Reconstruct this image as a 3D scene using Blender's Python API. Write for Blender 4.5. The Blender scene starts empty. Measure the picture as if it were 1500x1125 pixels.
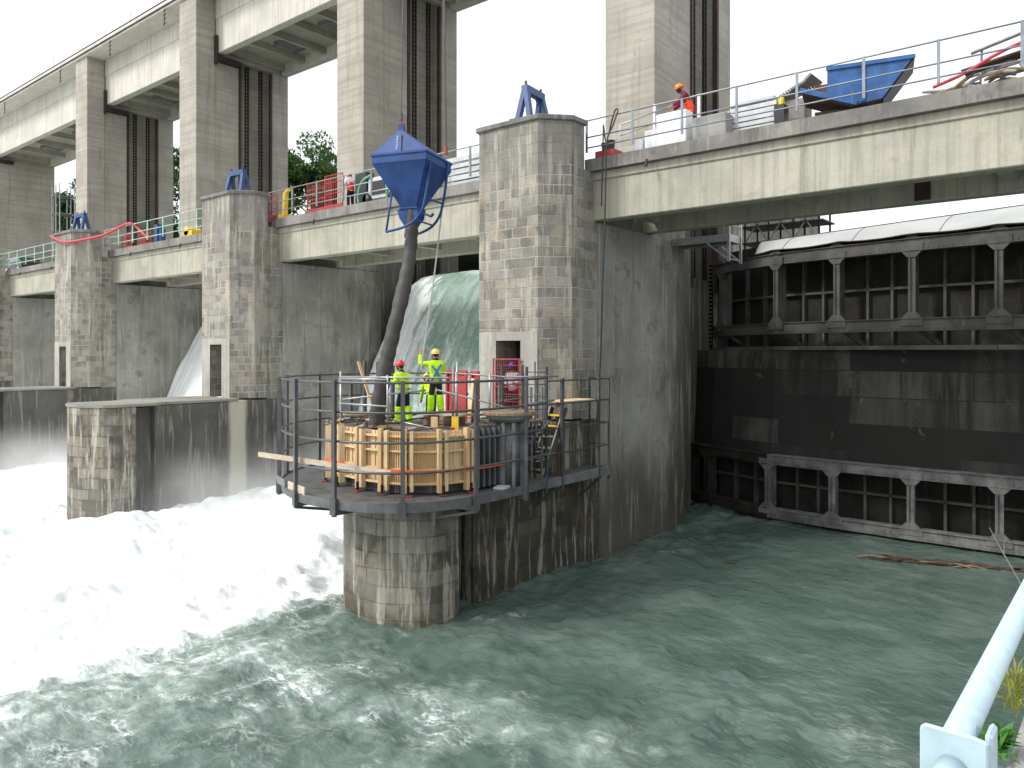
import bpy, bmesh, math, random
import numpy as np
from mathutils import Vector, Matrix, noise as mnoise
R = math.radians
random.seed(7)
S = bpy.context.scene
COL = S.collection

# ------------------------------------------------------------------ camera, sky, sun, exposure
cam = bpy.data.cameras.new('camera')
cam_o = bpy.data.objects.new('camera', cam); COL.objects.link(cam_o)
cam.sensor_width = 36.0
cam.lens = 1130.0 / 1500.0 * 36.0
cam.shift_y = -45.5 / 1500.0
cam.clip_start = 0.05; cam.clip_end = 900.0
cam_o.location = (0, 0, 7.0)
cam_o.rotation_euler = (R(90), 0, R(39.4))
S.camera = cam_o

SUN_EL, SUN_AZ = R(44), R(212)          # azimuth clockwise from +Y
w = bpy.data.worlds.new('World'); S.world = w; w.use_nodes = True
nt = w.node_tree; nt.nodes.clear()
sky = nt.nodes.new('ShaderNodeTexSky'); sky.sky_type = 'NISHITA'; sky.sun_disc = False
sky.sun_elevation = SUN_EL; sky.sun_rotation = SUN_AZ; sky.dust_density = 4.0; sky.air_density = 1.0
hs = nt.nodes.new('ShaderNodeHueSaturation'); hs.inputs['Saturation'].default_value = 0.10
hs.inputs['Value'].default_value = 1.0
ov = nt.nodes.new('ShaderNodeMixRGB'); ov.inputs['Fac'].default_value = 0.75
ov.inputs['Color2'].default_value = (4.3, 4.42, 4.6, 1)     # even cloud cover
bg = nt.nodes.new('ShaderNodeBackground'); bg.inputs['Strength'].default_value = 0.15
wo = nt.nodes.new('ShaderNodeOutputWorld')
nt.links.new(sky.outputs[0], hs.inputs['Color']); nt.links.new(hs.outputs[0], ov.inputs['Color1'])
nt.links.new(ov.outputs[0], bg.inputs['Color']); nt.links.new(bg.outputs[0], wo.inputs['Surface'])

sl = bpy.data.lights.new('sun', 'SUN'); sl.energy = 1.5; sl.angle = R(12); sl.color = (1, .965, .91)
so = bpy.data.objects.new('sun', sl); COL.objects.link(so)
sd = Vector((math.sin(SUN_AZ) * math.cos(SUN_EL), math.cos(SUN_AZ) * math.cos(SUN_EL), math.sin(SUN_EL)))
so.rotation_euler = sd.to_track_quat('Z', 'Y').to_euler(); so.location = (0, -40, 60)
S.view_settings.view_transform = 'Standard'; S.view_settings.look = 'None'
S.view_settings.exposure = 0.95; S.view_settings.gamma = 1.0
S.cycles.max_bounces = 6; S.cycles.diffuse_bounces = 4; S.cycles.volume_bounces = 2
S.cycles.volume_step_rate = 2.0; S.cycles.use_denoising = True

# ------------------------------------------------------------------ materials
class G:
    def __init__(s, name):
        s.m = bpy.data.materials.new(name); s.m.use_nodes = True
        s.t = s.m.node_tree; s.t.nodes.clear()
        s.out = s.t.nodes.new('ShaderNodeOutputMaterial')
        s.b = s.n('ShaderNodeBsdfPrincipled')
        s.t.links.new(s.b.outputs[0], s.out.inputs['Surface'])
    def put(s, sock, v):
        if hasattr(v, 'is_output') or isinstance(v, bpy.types.NodeSocket): s.t.links.new(v, sock)
        elif isinstance(v, (tuple, list)) and len(v) == 3 and sock.type == 'RGBA': sock.default_value = (*v, 1)
        else: sock.default_value = v
    def n(s, typ, props=None, **ins):
        nd = s.t.nodes.new(typ)
        for k, v in (props or {}).items(): setattr(nd, k, v)
        for k, v in ins.items():
            s.put(nd.inputs[int(k[1:])] if k[0] == '_' else nd.inputs[k.replace('__', ' ')], v)
        return nd
    def pos(s): return s.n('ShaderNodeNewGeometry').outputs['Position']
    def obj(s): return s.n('ShaderNodeTexCoord').outputs['Object']
    def noise(s, vec, scale=1, detail=4, rough=.55, dist=0, stretch=None):
        if stretch: vec = s.n('ShaderNodeVectorMath', {'operation': 'MULTIPLY'}, _0=vec, _1=stretch).outputs[0]
        return s.n('ShaderNodeTexNoise', Vector=vec, Scale=scale, Detail=detail, Roughness=rough, Distortion=dist).outputs[0]
    def ramp(s, f, a, b, lo=0.0, hi=1.0):
        return s.n('ShaderNodeMapRange', {'interpolation_type': 'SMOOTHSTEP'}, _0=f, _1=a, _2=b, _3=lo, _4=hi).outputs[0]
    def mix(s, f, a, b, mode='MIX'):
        return s.n('ShaderNodeMixRGB', {'blend_type': mode}, Fac=f, Color1=a, Color2=b).outputs[0]
    def math(s, op, a, b=0.0):
        return s.n('ShaderNodeMath', {'operation': op}, _0=a, _1=b).outputs[0]
    def sep(s, v): return s.n('ShaderNodeSeparateXYZ', _0=v).outputs
    def comb(s, x, y, z): return s.n('ShaderNodeCombineXYZ', _0=x, _1=y, _2=z).outputs[0]
    def bump(s, h, strength=.4, dist=.02):
        b = s.n('ShaderNodeBump', Strength=strength, Distance=dist, Height=h)
        s.t.links.new(b.outputs[0], s.b.inputs['Normal'])
    def fin(s, col, rough=.8, metal=0.0, spec=.5):
        s.put(s.b.inputs['Base Color'], col); s.put(s.b.inputs['Roughness'], rough)
        s.put(s.b.inputs['Metallic'], metal); s.put(s.b.inputs['Specular IOR Level'], spec)
        return s.m

def concrete(name, base, var=.3, streak=.45, stain=(.10, .095, .085), board=None, eff=0.0, blot=0.0, low=None, drip=None, tint=None, bumpd=.012, edge=False):
    g = G(name); p = g.pos()
    n1 = g.noise(p, .45, 5, .6)
    f1 = g.ramp(n1, .3, .7)
    lo = tuple(c * (1 - var) for c in base); hi = tuple(min(1, c * (1 + var * .55)) for c in base)
    col = g.mix(f1, lo, hi)
    if tint: col = g.mix(g.ramp(g.noise(p, .8, 4), .48, .68, 0, .7), col, tint)
    fine = g.noise(p, 9, 6, .7)
    col = g.mix(g.ramp(fine, .35, .75, 0, .30), col, tuple(c * .62 for c in base))
    if board == 'h':
        sx, sy, sz = g.sep(p)
        bl = g.n('ShaderNodeTexNoise', {'noise_dimensions': '3D'}, Vector=g.n('ShaderNodeVectorMath', {'operation': 'MULTIPLY'}, _0=p, _1=(.16, .16, 4.6)).outputs[0], Scale=1.0, Detail=3.0).outputs[0]
        col = g.mix(g.ramp(bl, .42, .64, 0, .42), col, tuple(c * .60 for c in base))
        jt = g.math('FRACT', g.math('MULTIPLY', sz, .42))
        col = g.mix(g.ramp(jt, .0, .035, .35, 0), col, tuple(c * .5 for c in base))
    if board == 'v':
        bl = g.noise(p, 1, 3, .6, 0, (5.5, 5.5, .16))
        col = g.mix(g.ramp(bl, .45, .66, 0, .42), col, tuple(c * .55 for c in base))
    st = g.noise(p, 1, 6, .62, .2, (1.9, 1.9, .13))
    col = g.mix(g.ramp(st, .52, .72, 0, streak), col, stain)
    st2 = g.noise(p, 1, 7, .68, .35, (4.2, 4.2, .42))
    col = g.mix(g.ramp(st2, .60, .70, 0, streak * .9), col, tuple(c * .8 for c in stain))
    if blot:
        b = g.noise(p, .9, 6, .65, .3)
        col = g.mix(g.ramp(b, .55, .68, 0, blot), col, stain)
    if low:
        z = g.sep(p)[2]
        zz = g.math('ADD', z, g.math('MULTIPLY', g.math('SUBTRACT', g.noise(p, .8, 5, .6, 0, (1, 1, .35)), .5), low[2]))
        col = g.mix(g.ramp(zz, low[0], low[1], low[3], 0), col, low[4])
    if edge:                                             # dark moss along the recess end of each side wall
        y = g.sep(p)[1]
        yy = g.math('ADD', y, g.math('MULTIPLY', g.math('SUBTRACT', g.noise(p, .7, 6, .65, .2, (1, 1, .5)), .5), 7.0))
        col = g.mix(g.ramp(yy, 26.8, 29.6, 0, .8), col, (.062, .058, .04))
    if eff:
        e = g.noise(p, 1, 8, .66, .25, (3.4, 3.4, .30))
        col = g.mix(g.ramp(e, .53, .63, 0, eff), col, (.50, .47, .38))
    if drip:
        x, y, z = g.sep(p)
        d = g.math('ABSOLUTE', g.math('SUBTRACT', g.math('ADD', y, g.math('MULTIPLY', g.noise(p, 1, 4, .6, 0, (3, 3, .4)), .35)), drip[0]))
        f = g.math('MULTIPLY', g.ramp(d, drip[1] * .55, drip[1], .85, 0), g.ramp(g.math('ABSOLUTE', g.math('SUBTRACT', x, drip[2])), 1.0, 1.2, 1, 0))
        col = g.mix(f, col, (.50, .47, .38))
    g.bump(g.math('ADD', g.math('MULTIPLY', fine, .6), g.math('MULTIPLY', st2, .8)), .55, bumpd)
    return g.fin(col, .88, 0, .3)

def masonry(name, base, base2, mort=(.42, .40, .35), bw=.66, bh=.34, eff=.5, dark=.5, low=None, render_top=None, patch=0.0, mf=.9):
    g = G(name); p = g.pos(); x, y, z = g.sep(p)
    wob = g.math('MULTIPLY', g.math('SUBTRACT', g.noise(p, 1.4, 2), .5), .05)
    v = g.comb(g.math('ADD', g.math('ADD', x, y), wob), g.math('ADD', z, wob), 0.0)
    bk = g.n('ShaderNodeTexBrick', {'offset': .5, 'squash': .72, 'squash_frequency': 3}, Vector=v, Color1=(0, 0, 0), Color2=(1, 1, 1), Mortar=(.5, .5, .5), Scale=1.0, Mortar__Size=.022,
            Mortar__Smooth=.35, Bias=0.0, Brick__Width=bw, Row__Height=bh)
    tone = g.n('ShaderNodeSeparateColor', Color=bk.outputs['Color']).outputs[0]
    col = g.mix(g.ramp(tone, .1, .9), base, base2)
    col = g.mix(g.ramp(g.noise(v, 1.15, 2), .52, .62, 0, .65), col, (base2[0] * 1.12, base2[1] * 1.0, base2[2] * .86))
    n1 = g.noise(p, .5, 5, .6)
    col = g.mix(g.ramp(n1, .35, .7, 0, .45), col, tuple(c * .55 for c in base))
    fine = g.noise(p, 11, 6, .7)
    col = g.mix(g.ramp(fine, .4, .75, 0, .4), col, tuple(c * .45 for c in base))
    mo = g.math('MULTIPLY', bk.outputs['Fac'], g.ramp(g.noise(p, .9, 4), .38, .60, .10, mf))
    col = g.mix(mo, col, mort)
    if render_top:
        f = g.ramp(g.math('ADD', z, g.math('MULTIPLY', g.math('SUBTRACT', g.noise(p, .7, 4), .5), 2.2)), render_top, render_top + .5, 0, .62)
        col = g.mix(f, col, (.20, .19, .17))
    st = g.noise(p, 1, 6, .65, .25, (2.3, 2.3, .16))
    col = g.mix(g.ramp(st, .54, .68, 0, dark), col, (.055, .05, .045))
    if low:
        zz = g.math('ADD', z, g.math('MULTIPLY', g.math('SUBTRACT', g.noise(p, .9, 5, .6, 0, (1, 1, .4)), .5), low[2]))
        col = g.mix(g.ramp(zz, low[0], low[1], low[3], 0), col, low[4])
    e = g.noise(p, 1, 8, .68, .3, (3.6, 3.6, .34))
    col = g.mix(g.ramp(e, .52, .61, 0, eff), col, (.52, .49, .41))
    if patch:
        col = g.mix(g.math('MULTIPLY', g.ramp(g.noise(p, .55, 6, .62, .3), .48, .60, 0, patch), g.ramp(fine, .25, .55, .5, 1)), col, (.36, .35, .31))
    h = g.math('ADD', g.math('MULTIPLY', bk.outputs['Fac'], -.7), g.math('ADD', g.math('MULTIPLY', fine, .35), g.math('MULTIPLY', tone, .3)))
    g.bump(h, .85, .035)
    return g.fin(col, .9, 0, .25)

def paint(name, base, var=.2, rough=.5, metal=0.0, rust=0.0, rustc=(.16, .07, .035), scale=3.0, scr=0.0, spec=.5):
    g = G(name); p = g.obj()
    col = g.mix(g.ramp(g.noise(p, scale, 5, .6), .3, .72), tuple(c * (1 - var) for c in base), tuple(min(1, c * (1 + var * .5)) for c in base))
    if rust: col = g.mix(g.ramp(g.noise(p, scale * 1.7, 7, .7, .3), .56, .68, 0, rust), col, rustc)
    if scr: col = g.mix(g.ramp(g.noise(p, 1, 6, .7, .2, (scale * 2.4, scale * 2.4, scale * .35)), .56, .70, 0, scr), col, tuple(min(1, c * 1.7 + .06) for c in base))
    g.bump(g.noise(p, scale * 7, 4), .15, .004)
    return g.fin(col, rough, metal, spec)

def wood(name, base, var=.25, grain=(26, 26, 1.6)):
    g = G(name); p = g.obj()
    n = g.noise(p, 1, 4, .6, .4, grain)
    col = g.mix(g.ramp(n, .32, .7), tuple(c * (1 - var) for c in base), tuple(min(1, c * (1 + var * .4)) for c in base))
    col = g.mix(g.ramp(g.noise(p, 1.7, 3), .5, .7, 0, .35), col, (base[0] * .8, base[1] * .68, base[2] * .55))
    g.bump(n, .2, .004)
    return g.fin(col, .72, 0, .3)

def cloth(name, base, var=.18):
    g = G(name); p = g.obj()
    f = g.noise(p, 9, 4, .6, .5)
    col = g.mix(g.ramp(f, .35, .7), tuple(c * (1 - var) for c in base), tuple(min(1, c * (1 + var * .3)) for c in base))
    g.bump(f, .6, .03)
    return g.fin(col, .9, 0, .15)

ALG = (.045, .042, .036)
M = {}
M['conc_up'] = concrete('pale board marked concrete', (.415, .385, .33), .20, .40, (.16, .135, .10), 'h', blot=.22)
M['conc_beam'] = concrete('pale beam concrete', (.60, .575, .51), .12, .20, (.36, .33, .27), 'v')
M['conc_girder'] = concrete('streaked bridge girder concrete', (.415, .40, .33), .22, .45, (.17, .16, .125), 'v', tint=(.46, .435, .345), blot=.25)
M['conc_edge'] = concrete('weathered slab edge concrete', (.225, .215, .20), .42, .65, (.085, .08, .07), None, .25, .55)
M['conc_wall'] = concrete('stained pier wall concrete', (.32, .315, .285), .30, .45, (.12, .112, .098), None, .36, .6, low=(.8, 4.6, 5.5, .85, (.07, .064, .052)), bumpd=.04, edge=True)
M['conc_low'] = concrete('dark wet guide wall concrete', (.115, .11, .10), .35, .6, (.05, .047, .042), None, .30, .3, low=(.0, 2.0, 1.8, .7, ALG), drip=(20.35, .55, -33.55), bumpd=.03)
M['stone_dark'] = masonry('dark wet guide wall masonry', (.060, .054, .044), (.125, .112, .088), mort=(.10, .092, .075), bw=.8, bh=.46, eff=.5, dark=.6, low=(.2, 1.6, 1.6, .6, (.05, .046, .036)), mf=.7)
M['plaster'] = concrete('pale rendered wall foot', (.40, .39, .355), .22, .5, (.17, .16, .14), None, .5, .4)
M['coping'] = concrete('pale coping concrete', (.27, .26, .225), .25, .4)
M['stone'] = masonry('grey ashlar tower stone', (.20, .19, .17), (.35, .33, .285), mort=(.43, .41, .37), eff=.48, dark=.52, render_top=12.8, patch=.28, mf=.95)
M['stone_low'] = masonry('stained nose stone', (.11, .10, .083), (.27, .25, .205), mort=(.09, .083, .07), bw=.74, bh=.44, eff=.68, dark=.62, low=(-.1, .55, .5, .9, (.085, .075, .042)), patch=.35, mf=.8)
M['steel_grey'] = paint('dark grey platform steel', (.14, .145, .15), .28, .5, .3, .15)
M['steel_post'] = paint('grey post steel', (.105, .11, .115), .25, .45, .4, .12)
M['galv'] = paint('galvanised tube', (.42, .43, .44), .2, .42, .7, .05)
M['galv_dull'] = paint('dull galvanised steel', (.24, .25, .26), .25, .5, .5, .1)
M['gate'] = paint('weathered gate steel', (.095, .092, .082), .4, .85, 0, .4, (.06, .046, .034), 1.2, .3)
M['gate_low'] = paint('worn bright gate steel', (.165, .165, .16), .5, .8, 0, .45, (.08, .07, .06), 1.6, .35)
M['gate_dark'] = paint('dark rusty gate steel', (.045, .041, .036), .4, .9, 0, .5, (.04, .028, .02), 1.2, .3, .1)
M['plate'] = paint('rusty dark gate plate', (.036, .034, .031), .45, .95, 0, .4, (.034, .028, .023), .8, .35, .1)
M['blue'] = paint('blue bucket paint', (.020, .068, .235), .28, .5, 0, .30, (.045, .07, .13), 2.2, .22, .35)
M['blue_skip'] = paint('worn blue skip paint', (.035, .115, .31), .35, .55, 0, .40, (.10, .11, .13), 2.2, .35, .35)
M['blue_frame'] = paint('blue bracket paint', (.028, .075, .20), .3, .5, 0, .25, (.12, .06, .04), 3.0)
M['rust_in'] = paint('rusty steel inside', (.10, .055, .035), .4, .85, .1, .4)
M['rail_blue'] = paint('pale blue railing paint', (.42, .55, .61), .10, .38, 0, .12, (.30, .30, .27), 14.0)
M['rail_grey'] = paint('grey blue railing paint', (.22, .25, .29), .2, .5, .3, .12)
M['rail_green'] = paint('pale green railing paint', (.33, .52, .42), .2, .5, 0, .1)
M['white_rail'] = paint('white railing paint', (.74, .75, .73), .1, .5, 0, .08)
M['chain'] = paint('black chain steel', (.022, .018, .017), .4, .55, .5, .35, (.06, .03, .02), 4.0)
M['brown_steel'] = paint('brown rail steel', (.055, .032, .028), .35, .6, .3, .2)
M['red'] = paint('red barrier paint', (.42, .05, .055), .2, .6, 0, .15)
M['redwhite'] = paint('faded red panel paint', (.42, .05, .05), .25, .5, 0, .12, (.35, .12, .10))
M['orange'] = paint('orange strap', (.80, .10, .025), .12, .55)
M['yellow'] = paint('yellow plastic', (.75, .52, .04), .15, .5)
M['black'] = paint('black plastic', (.015, .015, .016), .2, .45)
M['rubber'] = paint('dark grey rubber hose', (.055, .050, .047), .35, .62, 0, .35, (.11, .095, .085), 2.2, .3)
M['cable'] = paint('dark cable', (.03, .03, .032), .2, .55)
M['wire'] = paint('steel wire rope', (.11, .105, .10), .2, .45, .7)
M['rope'] = paint('pale rope', (.45, .46, .44), .15, .8)
M['hosered'] = paint('red hose', (.62, .045, .06), .15, .5)
M['form'] = wood('yellow formwork timber', (.68, .49, .26))
M['form2'] = wood('pale formwork timber', (.73, .56, .34))
M['plank'] = wood('pale sawn plank', (.55, .46, .36), .2, (2, 26, 26))
M['oldwood'] = wood('old grey brown timber', (.26, .19, .13), .35)
M['ply'] = wood('plywood', (.70, .52, .31), .12, (4, 4, 4))
M['drift'] = wood('wet driftwood', (.085, .055, .036), .5)
M['white'] = paint('white foam block', (.78, .79, .79), .08, .7)
M['panelgrey'] = paint('pale grey panels', (.52, .54, .55), .15, .6)
M['blockgrey'] = concrete('grey block concrete', (.36, .355, .34), .25, .3)
M['sheet'] = paint('pale protective sheet', (.40, .415, .40), .12, .55, 0, 0, scale=.6)
M['tarp'] = paint('grey brown tarpaulin', (.24, .21, .19), .3, .7)
M['hi'] = cloth('bright yellow jacket cloth', (.56, .90, .03))
M['hileg'] = cloth('bright yellow green legging cloth', (.52, .90, .02))
M['navy'] = cloth('navy work cloth', (.022, .026, .045))
M['greycloth'] = cloth('dark grey work cloth', (.04, .04, .047))
M['hiorange'] = cloth('orange vest cloth', (.90, .10, .04))
M['pinkred'] = cloth('dark red sweater cloth', (.22, .03, .06))
M['whitecloth'] = cloth('white shirt cloth', (.72, .72, .78))
M['skin'] = paint('skin', (.45, .25, .17), .1, .6)
M['hair'] = paint('dark hair', (.03, .02, .015), .2, .7)
M['eye'] = paint('dark eye', (.02, .015, .012), .1, .3)
M['helm_red'] = paint('red helmet', (.68, .03, .035), .05, .35)
M['helm_yel'] = paint('pale yellow helmet', (.80, .62, .16), .05, .35)
M['helm_blue'] = paint('blue helmet', (.06, .05, .42), .05, .35)
M['helm_or'] = paint('orange helmet', (.90, .22, .02), .05, .35)
M['teal'] = paint('teal logo', (.02, .22, .22), .1, .7)
M['bluestrap'] = paint('blue harness strap', (.04, .14, .55), .1, .6)
M['boot'] = paint('black boot', (.02, .018, .017), .2, .6)
M['green_m'] = paint('green machine paint', (.12, .36, .20), .2, .5)
M['carpaint'] = paint('dark car paint', (.03, .035, .04), .1, .3, .2)
M['glass'] = paint('grey car glass', (.16, .18, .20), .1, .12)
M['bark'] = wood('tree bark', (.09, .07, .05), .4)

def leafmat(name, a, b):
    g = G(name); p = g.pos()
    col = g.mix(g.ramp(g.noise(p, .9, 3), .35, .68), a, b)
    m = g.fin(col, .6, 0, .3)
    g.put(g.b.inputs['Subsurface Weight'], 0.0)
    tr = g.n('ShaderNodeBsdfTranslucent', Color=col)
    mx = g.n('ShaderNodeMixShader', Fac=.35)
    g.t.links.new(g.b.outputs[0], mx.inputs[1]); g.t.links.new(tr.outputs[0], mx.inputs[2])
    g.t.links.new(mx.outputs[0], g.out.inputs['Surface'])
    return m
M['leaf'] = leafmat('tree leaves', (.025, .062, .018), (.062, .13, .032))
M['leaf2'] = leafmat('light tree leaves', (.04, .09, .022), (.095, .175, .042))
M['weed'] = leafmat('weed leaves', (.07, .22, .04), (.16, .36, .07))
M['weedy'] = leafmat('yellow green weed', (.22, .26, .05), (.34, .34, .08))
M['grass'] = concrete('mossy bank earth', (.07, .10, .04), .4, .3, (.05, .05, .03))

def watermat():
    g = G('turbid green river water'); p = g.pos()
    at = g.n('ShaderNodeAttribute', {'attribute_name': 'foam'}).outputs['Fac']
    n = g.noise(p, 1, 9, .70, 1.1, (1.15, 1.9, 1))
    n2 = g.noise(p, 3.2, 7, .70, .8, (1, 1.6, 1))
    nn = g.math('ADD', g.math('MULTIPLY', n, .65), g.math('MULTIPLY', n2, .35))
    th = g.math('SUBTRACT', .95, g.math('MULTIPLY', at, .70))
    solid = g.ramp(g.math('SUBTRACT', nn, th), -.07, .22)
    rd = g.math('SUBTRACT', 1.0, g.math('MULTIPLY', g.math('ABSOLUTE', g.math('SUBTRACT', g.noise(p, .62, 4, .60, 1.1, (.9, 1.7, 1)), .5)), 13.0))
    rd2 = g.math('SUBTRACT', 1.0, g.math('MULTIPLY', g.math('ABSOLUTE', g.math('SUBTRACT', g.noise(p, 1.7, 5, .62, 1.0, (.9, 1.6, 1)), .5)), 11.0))
    pm = g.ramp(g.noise(p, .55, 6, .68, .8, (.8, 1.5, 1)), .48, .64)
    lace = g.math('MAXIMUM', g.ramp(rd, .45, 1.0), g.math('MULTIPLY', g.ramp(rd2, .5, 1.0), .75))
    lace = g.math('MULTIPLY', lace, g.math('MULTIPLY', g.math('MULTIPLY', g.ramp(at, .10, .55), pm), g.ramp(n2, .40, .60, .3, .95)))
    f = g.math('MAXIMUM', solid, lace)
    fs = g.ramp(g.math('ADD', g.math('SUBTRACT', nn, th), .0), -.32, .10, 0, .66)
    deep = g.mix(g.ramp(g.noise(p, .42, 5, .6, .6), .36, .66), (.070, .112, .094), (.116, .164, .141))
    deep = g.mix(fs, deep, (.36, .44, .405))
    white = g.mix(g.ramp(g.noise(p, .8, 8, .7, .8, (1, 1.5, 1)), .34, .62), (.70, .755, .745), (.92, .935, .93))
    col = g.mix(f, deep, white)
    g.put(g.b.inputs['IOR'], 1.33)
    h = g.math('ADD', g.math('MULTIPLY', g.noise(p, 1.5, 3, .5, .3, (1, 1.3, 1)), 1.0), g.math('MULTIPLY', g.noise(p, 5.5, 2, .5, .2, (1, 1.3, 1)), .20))
    g.bump(h, .55, .14)
    return g.fin(col, g.math('ADD', g.math('MULTIPLY', f, .85), .10), 0, .5)
M['water'] = watermat()

def fallmat():
    g = G('falling green water'); p = g.pos()
    at = g.n('ShaderNodeAttribute', {'attribute_name': 'foam'}).outputs['Fac']
    n = g.noise(p, 1, 7, .66, .5, (1.6, .5, .42))
    n2 = g.noise(p, 5, 6, .7, .4, (1, .6, .6))
    nn = g.math('ADD', g.math('MULTIPLY', n, .6), g.math('MULTIPLY', n2, .4))
    f = g.ramp(g.math('ADD', nn, at), .74, 1.10)
    sm = g.ramp(nn, .38, .60, 0, .75)
    col = g.mix(sm, (.19, .29, .235), (.36, .45, .40))
    col = g.mix(f, col, (.86, .89, .88))
    g.bump(n, .6, .15)
    return g.fin(col, g.math('ADD', g.math('MULTIPLY', f, .4), .22), 0, .4)
M['fall'] = fallmat()

# ------------------------------------------------------------------ mesh helpers
class MB:
    def __init__(s): s.v = []; s.f = []
    def add(s, vs, fs):
        o = len(s.v); s.v += [tuple(v) for v in vs]; s.f += [tuple(i + o for i in f) for f in fs]; return s
    def box(s, x0, x1, y0, y1, z0, z1, rot=0, piv=None):
        vs = [(x, y, z) for z in (z0, z1) for x, y in ((x0, y0), (x1, y0), (x1, y1), (x0, y1))]
        if rot:
            cx, cy = piv or ((x0 + x1) / 2, (y0 + y1) / 2); c, t = math.cos(rot), math.sin(rot)
            vs = [(cx + (x - cx) * c - (y - cy) * t, cy + (x - cx) * t + (y - cy) * c, z) for x, y, z in vs]
        return s.add(vs, [(3, 2, 1, 0), (4, 5, 6, 7), (0, 1, 5, 4), (1, 2, 6, 5), (2, 3, 7, 6), (3, 0, 4, 7)])
    def prism(s, poly, z0, z1):
        n = len(poly)
        vs = [(x, y, z0) for x, y in poly] + [(x, y, z1) for x, y in poly]
        return s.add(vs, [tuple(range(n))[::-1], tuple(range(n, 2 * n))] + [(i, (i + 1) % n, (i + 1) % n + n, i + n) for i in range(n)])
    def slab(s, pts, d):                       # planar 3-D polygon pushed along vector d
        n = len(pts); d = Vector(d)
        vs = [tuple(p) for p in pts] + [tuple(Vector(p) + d) for p in pts]
        return s.add(vs, [tuple(range(n))[::-1], tuple(range(n, 2 * n))] + [(i, (i + 1) % n, (i + 1) % n + n, i + n) for i in range(n)])
    def beam(s, a, b, w, h, up=(0, 0, 1)):
        a, b = Vector(a), Vector(b); d = (b - a)
        if d.length < 1e-6: return s
        d.normalize(); u = Vector(up)
        if abs(d.dot(u)) > .98: u = Vector((0, 1, 0)) if abs(d.y) < .9 else Vector((1, 0, 0))
        x = d.cross(u).normalized(); y = x.cross(d).normalized()
        q = [(-w / 2, -h / 2), (w / 2, -h / 2), (w / 2, h / 2), (-w / 2, h / 2)]
        vs = [a + x * p + y * r for p, r in q] + [b + x * p + y * r for p, r in q]
        return s.add(vs, [(3, 2, 1, 0), (4, 5, 6, 7), (0, 1, 5, 4), (1, 2, 6, 5), (2, 3, 7, 6), (3, 0, 4, 7)])
    def tube(s, pts, r, n=8, cap=True):
        pts = [Vector(p) for p in pts]; rs = r if isinstance(r, (list, tuple)) else [r] * len(pts)
        rings = []; px = None
        for i, p in enumerate(pts):
            d = (pts[min(i + 1, len(pts) - 1)] - pts[max(i - 1, 0)]).normalized()
            if px is None:
                u = Vector((0, 0, 1)) if abs(d.z) < .9 else Vector((1, 0, 0))
                px = d.cross(u).normalized()
            else: px = (px - d * px.dot(d)).normalized()
            py = d.cross(px)
            rings.append([p + (px * math.cos(2 * math.pi * k / n) + py * math.sin(2 * math.pi * k / n)) * rs[i] for k in range(n)])
        vs = [v for q in rings for v in q]
        fs = [(i * n + k, i * n + (k + 1) % n, (i + 1) * n + (k + 1) % n, (i + 1) * n + k) for i in range(len(pts) - 1) for k in range(n)]
        if cap: fs += [tuple(range(n))[::-1], tuple(range((len(pts) - 1) * n, len(pts) * n))]
        return s.add(vs, fs)
    def lathe(s, prof, c=(0, 0, 0), n=20, sx=1, sy=1):
        vs = [(c[0] + r * math.cos(2 * math.pi * k / n) * sx, c[1] + r * math.sin(2 * math.pi * k / n) * sy, c[2] + z) for r, z in prof for k in range(n)]
        fs = [(i * n + k, i * n + (k + 1) % n, (i + 1) * n + (k + 1) % n, (i + 1) * n + k) for i in range(len(prof) - 1) for k in range(n)]
        fs += [tuple(range(n))[::-1], tuple(range((len(prof) - 1) * n, len(prof) * n))]
        return s.add(vs, fs)
    def build(s, name, mat, parent=None, smooth=False, bevel=0, loc=None):
        me = bpy.data.meshes.new(name); me.from_pydata(s.v, [], s.f); me.validate(); me.update()
        bm = bmesh.new(); bm.from_mesh(me); bmesh.ops.recalc_face_normals(bm, faces=bm.faces); bm.to_mesh(me); bm.free()
        if isinstance(mat, str): mat = M[mat]
        me.materials.append(mat)
        o = bpy.data.objects.new(name, me); COL.objects.link(o)
        if smooth:
            for p in me.polygons: p.use_smooth = True
        if bevel:
            b = o.modifiers.new('bevel', 'BEVEL'); b.width = bevel; b.segments = 1; b.limit_method = 'ANGLE'
        if loc: o.location = loc
        if parent: o.parent = parent
        return o
def tag(o, label=None, cat=None, group=None, kind=None):
    if label: o['label'] = label
    if cat: o['category'] = cat
    if group: o['group'] = group
    if kind: o['kind'] = kind
    return o
def thing(name, label, cat, loc=(0, 0, 0), rz=0, group=None):
    o = bpy.data.objects.new(name, None); COL.objects.link(o)
    o.location = loc; o.rotation_euler = (0, 0, rz)
    return tag(o, label, cat, group)
def copy_tree(o, parent=None):
    c = o.copy(); COL.objects.link(c)
    if parent: c.parent = parent
    for ch in list(o.children): copy_tree(ch, c)
    return c
def catmull(pts, n=6, closed=False):
    P = [Vector(p) for p in pts]; out = []; L = len(P)
    for i in range(L if closed else L - 1):
        if closed: a, b, c, d = P[i - 1], P[i], P[(i + 1) % L], P[(i + 2) % L]
        else: a, b, c, d = P[max(i - 1, 0)], P[i], P[i + 1], P[min(i + 2, L - 1)]
        for k in range(n):
            t = k / n
            out.append(.5 * ((2 * b) + (c - a) * t + (2 * a - 5 * b + 4 * c - d) * t * t + (3 * b - a - 3 * c + d) * t ** 3))
    if not closed: out.append(P[-1])
    return out

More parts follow.
